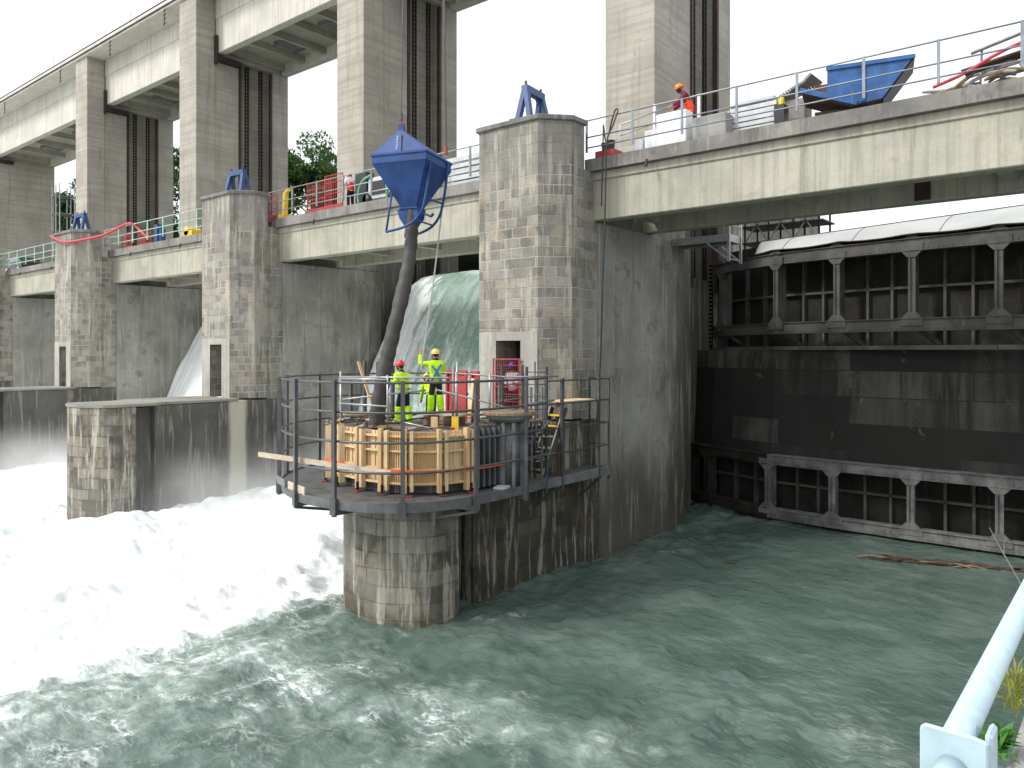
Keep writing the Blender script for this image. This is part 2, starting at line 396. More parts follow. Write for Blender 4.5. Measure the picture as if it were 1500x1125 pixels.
# vectorised value-gradient noise for the water
_rng = np.random.RandomState(3); _g = _rng.uniform(-1, 1, (256, 256, 2))
def pn(x, y):
    xi = np.floor(x).astype(int); yi = np.floor(y).astype(int); xf = x - xi; yf = y - yi
    def gr(ix, iy, dx, dy):
        q = _g[ix & 255, iy & 255]; return q[..., 0] * dx + q[..., 1] * dy
    u = xf * xf * xf * (xf * (xf * 6 - 15) + 10); v = yf * yf * yf * (yf * (yf * 6 - 15) + 10)
    a = gr(xi, yi, xf, yf); b = gr(xi + 1, yi, xf - 1, yf); c = gr(xi, yi + 1, xf, yf - 1); d = gr(xi + 1, yi + 1, xf - 1, yf - 1)
    return (a * (1 - u) + b * u) * (1 - v) + (c * (1 - u) + d * u) * v
def fbm(x, y, o=5, g=.5):
    s = 0; a = 1
    for i in range(o): s = s + a * pn(x * 2 ** i + 17.3 * i, y * 2 ** i + 5.1 * i); a *= g
    return s
def sstep(x, a, b):
    t = np.clip((x - a) / (b - a), 0, 1); return t * t * (3 - 2 * t)
def grid_obj(name, X, Y, Z, mat, foam=None, smooth=True, kind=None):
    ny, nx = X.shape
    vs = np.stack([X, Y, Z], -1).reshape(-1, 3)
    idx = np.arange(ny * nx).reshape(ny, nx)
    fs = np.stack([idx[:-1, :-1], idx[:-1, 1:], idx[1:, 1:], idx[1:, :-1]], -1).reshape(-1, 4)
    me = bpy.data.meshes.new(name)
    me.vertices.add(len(vs)); me.vertices.foreach_set('co', vs.ravel().astype(np.float32))
    me.loops.add(fs.size); me.loops.foreach_set('vertex_index', fs.ravel().astype(np.int32))
    me.polygons.add(len(fs)); me.polygons.foreach_set('loop_start', (np.arange(len(fs)) * 4).astype(np.int32))
    me.polygons.foreach_set('loop_total', np.full(len(fs), 4, np.int32))
    me.update(calc_edges=True); me.validate()
    if foam is not None:
        a = me.attributes.new('foam', 'FLOAT', 'POINT'); a.data.foreach_set('value', foam.ravel().astype(np.float32))
    if smooth: me.polygons.foreach_set('use_smooth', np.ones(len(me.polygons), bool))
    me.materials.append(M[mat]); o = bpy.data.objects.new(name, me); COL.objects.link(o)
    if kind: o['kind'] = kind
    return o

# ------------------------------------------------------------------ river
SP = 18.82                                             # pier spacing
gx = np.concatenate([np.linspace(-260, -64, 50)[:-1], np.linspace(-64, -38, 120)[:-1], np.linspace(-38, 3, 440)[:-1], np.linspace(3, 40, 16)])
gy = np.concatenate([np.linspace(-120, -2, 50)[:-1], np.linspace(-2, 34, 420)[:-1], np.linspace(34, 42, 24)])
X, Y = np.meshgrid(gx, gy)
wig = fbm(X * .12, Y * .12, 4) * 2.2
left = sstep(-X + wig * .8 - .14 * np.clip(13.6 - Y, -3, 30), 16.7, 18.7)                 # turbulent tailwater of the open bays
fade = np.clip(1.15 - .028 * np.clip(9 - Y, 0, 60), 0, 1)
calm = sstep(X + wig * .4, -15.5, -9.0) * sstep(Y, 10, 20)
ph = fbm(X * .30, Y * .20, 5, .55)
amp = .20 + .28 * left - .16 * calm
Z = amp * (1.7 * ph + .9 * fbm(X * .9 + 9, Y * .6, 4) + .45 * (1 - .75 * left) * fbm(X * 2.3 + 3, Y * 1.5, 4)) + .25 * left * sstep(Y, 12, 24)
Z += left * .30 * np.maximum(0, fbm(X * .5 + 40, Y * .5, 4)) * sstep(Y, 5, 22)
mid = sstep(-X, 3.0, 15) * sstep(-Y, -16, -4)
crest = np.clip(fbm(X * .34 + 3, Y * .24 + 8, 5, .6) * 1.7, 0, 1)
foam = left * fade * 1.25 + (1 - left) * ((.10 + .36 * crest) * (1 - .8 * calm) + .20 * mid)
foam += sstep(-X + wig * 1.2 - .14 * np.clip(13.6 - Y, -3, 30), 11.5, 17.4) * (1 - left) * sstep(-Y, -14.5, -11) * .36
foam += .26 * np.exp(-(((X + 8.9 + .3 * fbm(X, Y, 3)) / 1.3) ** 2 + ((Y - 11.2 - .4 * fbm(X * .8, Y * .8, 3)) / .6) ** 2))
foam = np.clip(foam, 0, 1.3)
river = grid_obj('river_water', X, Y, Z, 'water', foam, kind='structure')
tag(MB().box(-260, 40, -120, 60, -6, -5).build('river_bed', 'conc_low'), kind='structure')
ru = MB().box(-200, 40, 38.5, 260, -5, 10.6).build('reservoir_water', 'water'); tag(ru, kind='structure')

# falling water over the lowered gates
def nappe(x0, x1, push, label):
    nu, nv = 140, 110
    u = np.linspace(0, 1, nu); t = np.linspace(0, 1, nv)
    U, T = np.meshgrid(u, t)
    XX = x0 + (x1 - x0) * U
    tt = T * 2.25
    vel = 4.45 + push; push = min(push, .25)
    fall = np.maximum(tt - .62, 0)
    ragged = fbm(XX * .5 + x0, tt * 1.1, 4) * .5
    YY = 36.0 - tt * vel + ragged * (T ** 1.2)
    YY = YY + fbm(XX * 2.2, tt * 2.5, 4) * .35 * np.exp(-((XX - x0) / 2.5) ** 2) * sstep(T, .2, .5)
    ZZ = 11.55 - .5 * 9.8 * fall ** 2 - .18 * tt + fbm(XX * .8, YY * .8, 3) * .14
    ZZ = np.maximum(ZZ, -.6)
    fo = .36 * sstep(T, .30, .80) + (.62 + push) * np.exp(-((XX - x0) / (2.2 + 14 * push)) ** 2) * sstep(T, .18, .40) + .18 * fbm(XX * 1.4, tt * .35, 4) + .30 * np.exp(-((x1 - XX) / .8) ** 2) * T
    o = grid_obj('water_fall', XX, YY, ZZ, 'fall', fo)
    so_ = o.modifiers.new('thick', 'SOLIDIFY'); so_.thickness = .3; so_.offset = -1
    return tag(o, label, 'waterfall', 'water falling through the open bays')
nappe(-33.55, -18.95, .0, 'green sheet of water pouring through the bay behind the blue bucket hose')
nappe(-33.55 - SP, -18.95 - SP, .8, 'white water plunging through the bay beside the pier with the red hose')
nappe(-33.55 - 2 * SP, -18.95 - 2 * SP, .8, 'small far splash of white water beyond the pier with the red hose')

# ------------------------------------------------------------------ banks and quay
gx = np.linspace(-230, -62, 40); gy = np.linspace(46, 200, 40); X, Y = np.meshgrid(gx, gy)
Z = 9 + 9 * sstep(Y, 46, 60) + .07 * (Y - 46) + fbm(X * .05, Y * .05, 3) * 3
grid_obj('far_bank', X, Y, Z, 'grass', kind='structure')
tag(MB().box(-.435, 14, -12, 20, -4, 5.35).build('quay', 'blockgrey', bevel=.03), kind='structure')

# ------------------------------------------------------------------ piers
DESC = ['stone pier with red gated doorway behind the round work platform',
        'stone pier with pale drip stain on its guide wall, between two spillway bays',
        'distant stone pier with a red hose draped across its top',
        'dark stained flank of a far stone pier at the picture edge',
        'farthest pier, only its plain concrete gantry column in sight']
LOWX0, LOWX1 = -18.11, -14.73
nose_poly = [(-17.5, 15.2), (-17.5, 13.8), (-17.0, 13.47), (-16.2, 13.3), (-15.45, 13.4), (-14.92, 13.72), (-14.55, 13.95), (-14.32, 14.35), (-14.32, 15.2)]
tower_poly = [(-18.2, 20.5), (-18.11, 20.23), (-15.51, 20.23), (-14.73, 21.07), (-14.73, 21.8), (-18.2, 21.8)]
for k in range(5):
    dx = -SP * k if k < 4 else -85.4; sh = lambda P_: [(x + dx, y) for x, y in P_]
    p = thing('dam_pier', DESC[k], 'pier', (dx - 16.5, 21, 0), 0, 'piers of the dam')
    def mb(m, name, mat, parent=p, bevel=.0, smooth=False):
        o = m.build(name, mat, None, smooth, bevel)
        pl = parent.location if parent is p else Vector((0, 0, 0))
        o.parent = parent; o.matrix_parent_inverse = Matrix.Translation(-p.location) if parent is p else Matrix.Identity(4)
        return o
    if k < 4:
        ztop = 14.72
        m = MB()
        m.prism(sh([(-18.2, 20.5), (-18.11, 20.23), (-17.32, 20.23), (-17.32, 21.35), (-18.2, 21.35)]), 4.8, 7.42)
        m.prism(sh([(-16.23, 20.23), (-15.51, 20.23), (-14.73, 21.07), (-14.73, 21.35), (-16.23, 21.35)]), 4.8, 7.42)
        m.box(-18.2 + dx, LOWX1 + dx, 21.35, 21.8, 4.8, 7.42)
        m.prism(sh(tower_poly), 7.42, ztop)
        tw = mb(m, 'tower', 'stone')
        c = MB().prism(sh([(-18.3, 20.45), (-18.2, 20.13), (-15.47, 20.13), (-14.63, 21.03), (-14.63, 21.9), (-18.3, 21.9)]), ztop, ztop + .17)
        c.prism(sh([(-18.15, 20.6), (-15.6, 20.4), (-14.9, 21.2), (-14.9, 21.75), (-18.15, 21.75)]), ztop + .17, ztop + .25)
        mb(c, 'tower_cap', 'conc_edge', tw, .025)
        # pale surround of the doorway
        d = MB()
        d.box(-18.09 + dx, -17.32 + dx, 20.205, 20.25, 4.82, 7.42); d.box(-16.23 + dx, -15.52 + dx, 20.205, 20.25, 4.82, 7.42); d.box(-18.09 + dx, -15.52 + dx, 20.205, 20.25, 7.42, 7.72)
        mb(d, 'door_surround', 'plaster', tw)
        mb(MB().box(-17.318 + dx, -16.232 + dx, 21.30, 21.345, 4.82, 7.40), 'door_leaf', 'brown_steel', tw)
        m = MB().box(-18.1 + dx, -14.85 + dx, 21.8, 22.75, 4.72, 13.28)
        mb(m, 'bearing_wall', 'stone')
        m = MB().box(LOWX0 + dx, LOWX1 + dx, 16.2, 22.75, -3, 4.72)
        mb(m, 'guide_wall', 'conc_low' if k else 'stone_dark', bevel=.04 if k else 0)
        mb(MB().box(-17.6 + dx, -15.2 + dx, 15.2, 16.2, -3, 4.6 if k else 3.0), 'slot_wall', 'conc_low')
        mb(MB().prism(sh(nose_poly), -3, 4.72 if k else 3.02), 'nose', 'stone_low', bevel=.03)
        if k:
            m = MB().box(LOWX0 - .05 + dx, LOWX1 + .05 + dx, 16.15, 20.2, 4.72, 4.83)
            m.prism([(x + dx + (.05 if x > -16 else -.05), y - .04) for x, y in nose_poly[1:-1]] + [(-14.27 + dx, 16.15), (-17.55 + dx, 16.15)], 4.72, 4.83)
            mb(m, 'coping', 'coping')
    m = MB().box(-18.2 + dx, LOWX1 + dx, 22.75, 29.2, -3, 11.56)
    m.box(-18.1 + dx, -15.3 + dx, 23.1, 26.05, 11.56, 13.28)
    m.box(-18.2 + dx, -14.9 + dx, 26.7, 29.2, 11.56, 13.62)
    mb(m, 'side_wall', 'conc_wall', bevel=.04)
    m = MB().box(-18.2 + dx, -16.05 + dx, 29.2, 32.4, -3, 13.62).box(-18.2 + dx, -16.8 + dx, 32.4, 35.3, -3, 13.62).box(-18.2 + dx, -16.05 + dx, 35.3, 36.9, -3, 13.62)
    mb(m, 'gate_recess', 'conc_wall')
    ct = 29.33
    m = MB().box(-18.3 + dx, -16.07 + dx, 30.4, 32.4, 13.62, ct).box(-18.3 + dx, (-16.8 if k < 4 else -16.07) + dx, 32.4, 35.3, 13.62, ct).box(-18.3 + dx, -16.07 + dx, 35.3, 36.8, 13.62, ct)
    m.box(-18.25 + dx, -16.1 + dx, 31.12, 36.2, ct, 30.3)
    mb(m, 'gantry_column', 'conc_up', bevel=.03)
    mb(MB().box(-18.42 + dx, -15.97 + dx, 28.9, 30.4, 13.62, 33.3), 'pilaster', 'conc_up', bevel=.03)
    m = MB()
    for y in ((32.5, 35.2) if k < 4 else ()): m.box(-16.25 + dx, -16.0 + dx, y - .09, y + .09, 10, ct - .2)
    if k < 4: mb(m, 'guide_rail', 'brown_steel')
    if k: # dark steel bearing bracket under the girder end
        m = MB().box(-16.1 + dx, -15.6 + dx, 30.3, 30.42, 28.5, 30.6).box(-16.06 + dx, -15.5 + dx, 30.42, 32.3, 28.75, 29.1)
        mb(m, 'bearing_bracket', 'brown_steel')

# lifting chains
def chain(k, y, label, r=.11):
    x = -16.35 - SP * k
    m = MB()
    z = 10.5
    for sy in (-r, r): m.box(x - .05, x + .05, y + sy - .04, y + sy + .04, z, 29.2)
    zz = z + .2
    while zz < 29.1:
        m.tube([(x, y - r - .08, zz), (x, y + r + .08, zz)], .05, 6); zz += .27
    tag(m.build('lifting_chain', 'chain'), label, 'chain', 'gate lifting chains in the pier slots')
PN = ['pier beside the blue skip', 'pier behind the blue bucket', 'column over the red hose', 'farthest slotted column']
for k in range(4):
    chain(k, 33.25, f'downstream black lifting chain in the slot of the {PN[k]}')
    chain(k, 34.45, f'upstream black lifting chain in the slot of the {PN[k]}')
m = MB().box(-16.5, -16.25, 32.62, 32.95, 13.7, 16.9).box(-16.55, -16.2, 32.55, 33.0, 16.9, 17.5).box(-16.45, -16.3, 32.65, 32.75, 17.5, 18.6).box(-16.45, -16.3, 32.82, 32.92, 17.5, 18.6)
m.lathe([(.05, 0), (.16, .05), (.16, .3), (.05, .35)], (-16.35, 32.78, 18.5), 10)
tag(m.build('hoist_block', 'galv_dull'), 'grey steel hoist block hanging beside the black chains above the orange worker', 'hoist')

# ------------------------------------------------------------------ upper gantry bridge
for k in range(-1, 4):
    xl = (-15.97 - SP * (k + 1) if k != 3 else -101.37) - .35; xr = -18.42 - SP * k + .3
    nm = ['gantry bridge span above the railing of the orange worker', 'gantry bridge span right over the blue bucket', 'gantry bridge span with cable brackets, third from the bucket', 'gantry bridge span toward the far end of the dam', 'gantry bridge span at the far bank', 'gantry bridge span beyond the last column at the far bank'][k + 1] if k >= 0 else 'gantry bridge span above the blue skip, out of the frame'
    if k == -1: continue
    sp = thing('gantry_bridge_span', nm, 'bridge', ((xl + xr) / 2, 33, 29.3), 0, 'gantry bridge spans')
    inv = Matrix.Translation(-sp.location)
    def ab(m, name, mat, bevel=0, par=sp):
        o = m.build(name, mat, None, False, bevel); o.parent = par
        o.matrix_parent_inverse = inv; return o
    ab(MB().box(xl, xr, 30.5, 31.1, 29.35, 33.3).box(xl, xr, 30.44, 30.5, 31.9, 33.3), 'front_girder', 'conc_beam', .04)
    ab(MB().box(xl, xr, 36.25, 36.85, 29.35, 33.3), 'rear_girder', 'conc_beam', .03)
    x0 = (-15.97 - SP * (k + 1) if k != 3 else -101.37) - 2.45; x1 = -18.42 - SP * k
    ab(MB().box(x0, x1, 28.72, 37.4, 33.3, 33.72).box(x0, x1, 28.64, 28.72, 33.55, 33.80), 'roadway_slab', 'conc_beam', .03)
    ab(MB().box(xl, xr, 31.1, 36.25, 30.15, 30.4), 'soffit', 'conc_up')
    n = 7
    for i in range(n):
        xx = xl + .5 + (xr - xl - 1.0) * i / (n - 1)
        ab(MB().box(xx - .16, xx + .16, 31.1, 36.25, 29.62, 30.15), 'cross_rib', 'conc_up')
    for i in (2, 4):
        xx = xl + .5 + (xr - xl - 1.0) * (i - .5) / (n - 1)
        ab(MB().box(xx - .6, xx + .5, 33.2, 34.9, 29.95, 30.15).box(xx - .7, xx + .6, 33.1, 33.2, 29.8, 30.15).box(xx - .7, xx + .6, 34.9, 35.0, 29.8, 30.15), 'hatch_cover', 'galv_dull')
    ab(MB().tube([(x0, 28.7, 33.92), (x1, 28.7, 33.92)], .05, 6).tube([(x0, 28.66, 33.5), (x1, 28.66, 33.5)], .045, 6), 'cable_line', 'brown_steel')
    if k >= 1:
        for j in range(2):
            xx = x0 + (x1 - x0) * (.40 + .5 * j)
            b = MB().box(xx - .05, xx + .05, 28.66, 28.7, 32.0, 33.28)
            for q in range(4): b.box(xx - .05, xx + .35, 28.62, 28.66, 32.1 + q * .33, 32.16 + q * .33)
            ab(b, 'cable_bracket', 'brown_steel')
    for j in range(4):
        xx = x0 + (x1 - x0) * (j + .3) / 4
        ab(MB().tube([(xx, 28.9, 33.72), (xx, 28.9, 34.9 + .3 * (j % 2))], .018, 5), 'antenna_rod', 'galv_dull')

tag(MB().box(-36, -15, 46, 47, 9, 15.5).build('upstream_wall', 'stone'), 'far stone wall glimpsed above the crest of the green waterfall', 'wall')
# ------------------------------------------------------------------ lower road bridge
SPN = ['road bridge span carrying the blue skip', 'road bridge span with grey railing behind the blue bucket', 'road bridge span with pale green railing and red barriers', 'far road bridge span with the parked car']
for k in range(4):
    xl = -14.95 - SP * k
    xr = -18.15 - SP * (k - 1) if k else 9.0
    sp = thing('road_bridge_span', SPN[k], 'bridge', ((xl + xr) / 2, 24, 11.6), 0, 'road bridge spans')
    inv = Matrix.Translation(-sp.location)
    def ab(m, name, mat, bevel=0, par=sp):
        o = m.build(name, mat, None, False, bevel); o.parent = par; o.matrix_parent_inverse = inv; return o
    ab(MB().box(xl, xr, 22.56, 23.1, 11.6, 13.28).box(xl, xr, 22.50, 22.56, 12.98, 13.28), 'front_girder', 'conc_girder', .03)
    ab(MB().box(xl, xr, 26.1, 26.62, 11.6, 13.28), 'rear_girder', 'conc_girder', .03)
    slab = ab(MB().box(xl - .1, xr, 22.3, 26.9, 13.28, 13.7), 'deck_slab', 'conc_edge')
    # chipped kerb edge made as a rough strip
    n = max(40, int((xr - xl) * 9)); xs = np.linspace(xl - .1, xr, n)
    prof = [(22.3, 13.285), (22.07, 13.285), (22.06, 13.4), (22.06, 13.88), (22.09, 13.905), (22.38, 13.905), (22.38, 13.7)]
    Xk, _ = np.meshgrid(xs, range(len(prof)))
    Yk = np.array([[p_[0]] * n for p_ in prof]); Zk = np.array([[p_[1]] * n for p_ in prof])
    chip = np.clip(fbm(xs * 1.3 + 7 * k, xs * 0 + 3.3, 5, .65) - .12, 0, 1)
    jag = fbm(xs * 4.0, xs * 0 + 9.1, 3) * .018
    Zk[1] += chip * .35; Zk[2] += chip * .28; Yk[1] += chip * .15; Yk[2] += chip * .10 + jag; Yk[3] += jag; Zk[3] += jag; Zk[4] += jag * .7
    kb = grid_obj('kerb', Xk, Yk, Zk, 'conc_edge', smooth=False); kb.parent = slab; kb.matrix_parent_inverse = inv
    ab(MB().box(xl, xr, 23.1, 26.1, 13.02, 13.28), 'soffit', 'conc_girder')
    for fx in ((.405, .525) if k == 0 else ()):
        xx = xl + (xr - xl) * fx; ab(MB().box(xx - .22, xx + .22, 26.06, 26.1, 11.65, 12.6), 'drain_recess', 'brown_steel')
    for i in range(5):
        xx = xl + .7 + (xr - xl - 1.4) * i / 4
        ab(MB().box(xx - .18, xx + .18, 23.1, 26.1, 11.9, 13.02), 'cross_beam', 'conc_girder')
    for fx in ((.22, .62) if k else (.10, .55)):
        xx = xl + (xr - xl) * fx
        ab(MB().tube([(xx, 22.2, 13.3), (xx, 22.15, 13.08)], .05, 8), 'drain_spout', 'brown_steel')

def railing(name, label, pts, n, hts, mp, mr, group=None, pw=.07, base=0, rr=.024, flat=False):
    a, b = Vector(pts[0]), Vector(pts[1])
    t = thing(name, label, 'railing', (a + b) / 2, 0, group); inv = -t.location
    for i in range(n):
        p = a.lerp(b, i / (n - 1))
        o = MB().box(p.x - pw / 2, p.x + pw / 2, p.y - pw * .3, p.y + pw * .3, p.z + base, p.z + hts[-1] + .03).build('post', mp, t); o.matrix_parent_inverse = Matrix.Translation(inv)
    for h in hts:
        m = MB()
        m.tube([a + Vector((0, -.0, h)), b + Vector((0, -.0, h))], rr, 8)
        o = m.build('rail', mr, t, True); o.matrix_parent_inverse = Matrix.Translation(inv)
    return t
railing('bridge_railing', 'grey three rail railing in front of the blue skip', ((-14.9, 22.2, 13.9), (3.1, 22.2, 13.9)), 11, (.16, .52, 1.1), 'rail_grey', 'rail_grey', 'bridge railings')
railing('bridge_railing', 'grey railing behind the blue bucket with a person in orange beyond', ((-34.0, 22.2, 13.9), (-18.4, 22.2, 13.9)), 9, (.16, .6, 1.14), 'galv_dull', 'galv', 'bridge railings', .09)
railing('bridge_railing', 'pale green railing in front of the red barriers', ((-52.8, 22.2, 13.9), (-37.2, 22.2, 13.9)), 9, (.16, .6, 1.14), 'rail_green', 'rail_green', 'bridge railings', .09, rr=.03)
railing('bridge_railing', 'pale green railing in front of the dark car', ((-90, 22.2, 13.9), (-56.1, 22.2, 13.9)), 20, (.16, .6, 1.14), 'rail_green', 'rail_green', 'bridge railings', .09, rr=.035)
railing('bridge_railing', 'white upstream railing behind the orange worker', ((-14.7, 26.6, 13.7), (-11.0, 26.6, 13.7)), 3, (.6, 1.05, 2.9), 'white_rail', 'white_rail', 'bridge railings', .1)
t = railing('stair_rail', 'short sloping grey handrail beside the concrete column above the black bucket', ((-14.6, 23.9, 13.7), (-13.0, 26.2, 14.9)), 3, (1.1, 1.5), 'galv', 'galv', None, .05)

# ------------------------------------------------------------------ sector gates of the near bay
BOW = [(-16.78, 35.7), (-15.65, 34.75), (-12.25, 32.7), (-9.55, 32.05), (-6.7, 31.5), (-3.9, 31.1), (-1.1, 31.0), (1.7, 31.1), (4.5, 31.5), (7.2, 32.1)]
BOWL = [(-16.78, 33.7), (-15.55, 32.95), (-12.25, 31.75), (-9.55, 31.45), (-6.7, 31.3), (-3.9, 31.25), (-1.1, 31.25), (1.7, 31.25), (4.5, 31.3), (7.2, 31.5)]
def truss(label, bow, zt, zb, ch, mat, plate_mat, deep, z_lo, z_hi, n_st=2):
    g = thing('sluice_gate', label, 'sluice gate', (-4, 33, zb), 0, 'gates of the near bay'); inv = Matrix.Translation(-g.location)
    def ab(m, name, mt, bevel=0):
        o = m.build(name, mt, g, False, bevel); o.matrix_parent_inverse = inv; return o
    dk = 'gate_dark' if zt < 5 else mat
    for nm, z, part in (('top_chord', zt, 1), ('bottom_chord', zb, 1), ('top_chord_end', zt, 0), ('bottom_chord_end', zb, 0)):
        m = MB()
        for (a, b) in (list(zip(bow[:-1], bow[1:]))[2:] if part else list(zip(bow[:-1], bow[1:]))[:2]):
            A = Vector((a[0], a[1], z)); B = Vector((b[0], b[1], z)); d = (B - A).normalized(); nrm = Vector((d.y, -d.x, 0))
            m.slab([A + Vector((0, 0, -ch / 2)), B + Vector((0, 0, -ch / 2)), B + Vector((0, 0, ch / 2)), A + Vector((0, 0, ch / 2))], nrm * -.05)
            m.slab([A + nrm * .06 + Vector((0, 0, ch / 2 + .002)), B + nrm * .06 + Vector((0, 0, ch / 2 + .002)), B - nrm * .42 + Vector((0, 0, ch / 2 + .002)), A - nrm * .42 + Vector((0, 0, ch / 2 + .002))], (0, 0, .03))
            m.slab([A + nrm * .06 + Vector((0, 0, -ch / 2 - .03)), B + nrm * .06 + Vector((0, 0, -ch / 2 - .03)), B - nrm * .42 + Vector((0, 0, -ch / 2 - .03)), A - nrm * .42 + Vector((0, 0, -ch / 2 - .03))], (0, 0, .028))
            L = (B - A).length; nr = int(L / .16)                      # rivet rows
            for i in range(nr):
                for zz in (-.36, .36):
                    c = A + d * (L * (i + .5) / nr) + nrm * .012 + Vector((0, 0, zz * ch))
                    m.add([c - d * .022 - Vector((0, 0, .022)), c + d * .022 - Vector((0, 0, .022)), c + d * .022 + Vector((0, 0, .022)), c - d * .022 + Vector((0, 0, .022)), c + nrm * .016], [(0, 1, 4), (1, 2, 4), (2, 3, 4), (3, 0, 4), (3, 2, 1, 0)])
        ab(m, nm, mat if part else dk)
    mat0 = mat
    for i, (x, y) in enumerate(bow):
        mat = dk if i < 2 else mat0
        a = Vector(bow[max(i - 1, 0)]); b = Vector(bow[min(i + 1, len(bow) - 1)]); d2 = (b - a).normalized(); d = Vector((d2.x, d2.y, 0)); nrm = Vector((d.y, -d.x, 0))
        c = Vector((x, y, 0))
        m = MB(); w_ = .13
        m.slab([c - d * w_ + Vector((0, 0, zb)), c + d * w_ + Vector((0, 0, zb)), c + d * w_ + Vector((0, 0, zt)), c - d * w_ + Vector((0, 0, zt))], nrm * -.05)
        m.beam(c - nrm * .3 + Vector((0, 0, zb)), c - nrm * .3 + Vector((0, 0, zt)), .05, .6, up=nrm)
        m.beam(c - d * .06 - nrm * .02 + Vector((0, 0, zb)), c - d * .06 + Vector((0, 0, zt)) - nrm * .02, .03, .12, up=nrm)
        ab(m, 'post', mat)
        for z, sg in ((zt, -1), (zb, 1)):
            q = ch / 2; e = .40; v = Vector((0, 0, 1))
            pts = [c + nrm * .03 - d * e + v * (z - sg * q * .2), c + nrm * .03 + d * e + v * (z - sg * q * .2), c + nrm * .03 + d * e + v * (z + sg * q * .95), c + nrm * .03 + d * .15 + v * (z + sg * (q + .26)), c + nrm * .03 - d * .15 + v * (z + sg * (q + .26)), c + nrm * .03 - d * e + v * (z + sg * q * .95)]
            if sg < 0: pts = pts[::-1]
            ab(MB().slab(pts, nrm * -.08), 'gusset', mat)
            if sg < 0 and zt > 5:
                ab(MB().slab([c + nrm * .032 - d * .35 + v * (z + q * .9), c + nrm * .032 + d * .35 + v * (z + q * .9), c + nrm * .032 + d * .12 + v * (z + q + .16), c + nrm * .032 - d * .12 + v * (z + q + .16)], nrm * -.08), 'gusset', mat)
    # skin plate with stiffeners
    pm = MB(); sm = MB()
    for (a, b) in zip(bow[:-1], bow[1:]):
        A = Vector((a[0], a[1] + deep, 0)); B = Vector((b[0], b[1] + deep, 0)); d = (B - A).normalized(); nrm = Vector((d.y, -d.x, 0))
        pm.slab([A + Vector((0, 0, z_lo)), B + Vector((0, 0, z_lo)), B + Vector((0, 0, z_hi)), A + Vector((0, 0, z_hi))], nrm * -.06)
        for q in range(1, n_st + 1):
            c = A.lerp(B, q / (n_st + 1))
            sm.beam(c + nrm * .1 + Vector((0, 0, z_lo)), c + nrm * .1 + Vector((0, 0, zt)), .10, .2, up=nrm)
        for zz in ((zt + zb) / 2,):
            sm.beam(A + nrm * .1 + Vector((0, 0, zz)), B + nrm * .1 + Vector((0, 0, zz)), .2, .10)
    ab(pm, 'skin_plate', plate_mat); ab(sm, 'stiffener', 'gate')
    return g, ab
g1, ab1 = truss('upper steel gate with rivet trusses under the pale sheet', BOW, 11.02, 8.05, .42, 'gate', 'plate', 1.35, 7.15, 11.95)
m = MB()
for (a, b) in zip(BOW[:-1], BOW[1:]):
    m.beam((a[0], a[1] + .15, 7.2), (b[0], b[1] + .15, 7.2), .5, .16)
ab1(m, 'bottom_beam', 'gate')
m = MB().box(-16.52, -16.3, 35.3, 35.5, 6.9, 11.3)
for q in range(22): m.box(-16.5, -16.33, 35.24, 35.3, 7.0 + q * .195, 7.09 + q * .195)
ab1(m, 'side_rack', 'gate')
for i in range(1, len(BOW) - 1):                       # sloping struts under the gate
    x, y = BOW[i]
    ab1(MB().beam((x + .15, y + .1, 7.95), (x + .75, y + 1.1, 7.3), .12, .16), 'strut', 'gate')
g2, ab2 = truss('lower steel gate with trusses just above the dark water', BOWL, 2.55, .32, .34, 'gate_low', 'plate', 1.35, -1.5, 2.9)
def midmat():
    g = G('stained middle gate wall'); p = g.pos(); x, y, z = g.sep(p)
    bk = g.n('ShaderNodeTexBrick', {'offset': .37, 'squash': 1.6, 'squash_frequency': 2}, Vector=g.comb(x, z, 0.0), Color1=(0, 0, 0), Color2=(1, 1, 1), Mortar=(0, 0, 0), Scale=1.0, Mortar__Size=.02, Brick__Width=2.4, Row__Height=1.05)
    tone = g.n('ShaderNodeSeparateColor', Color=bk.outputs['Color']).outputs[0]
    st = g.noise(p, 1, 6, .65, .2, (2.2, 2.2, .18))
    f = g.math('MULTIPLY', g.math('MULTIPLY', g.ramp(g.math('ADD', tone, g.math('SUBTRACT', g.noise(p, .7, 5, .6), .5)), .2, 1.0), g.ramp(st, .30, .64)), .9)
    col = g.mix(f, (.036, .035, .033), (.125, .119, .106))
    col = g.mix(g.ramp(g.noise(p, 1, 8, .7, .3, (1.2, 1.2, .8)), .60, .68, 0, .6), col, (.21, .20, .17))
    col = g.mix(g.ramp(g.noise(p, .35, 4), .45, .65, 0, .6), col, (.026, .025, .024))
    g.bump(st, .4, .02)
    return g.fin(col, .95, 0, .08)
M['mid'] = midmat()
m = MB()
for (a, b) in zip(BOWL[:-1], BOWL[1:]):
    m.slab([(a[0], a[1] + .55, 2.72), (b[0], b[1] + .55, 2.72), (b[0], b[1] + .95, 7.12), (a[0], a[1] + .95, 7.12)], (0, .12, 0))
ab2(m, 'shield_wall', 'mid')
# closed gates of the other bays, low behind the falling water
for k in (1, 2, 3):
    dx = -SP * k
    m = MB().box(-16.0 + dx, -.2 + dx - 18, 35.2, 35.6, -3, 11.2) if False else MB().box(-14.8 + dx - 1.2, -14.8 + dx + 15.2 - SP * 0 - .2, 35.2, 35.6, -3, 11.15)
    tag(m.build('sluice_gate', 'plate'), f'lowered steel gate hidden behind the falling water, bay {["one","two","three"][k-1]} beyond the platform pier', 'sluice gate', 'lowered gates under the falls')

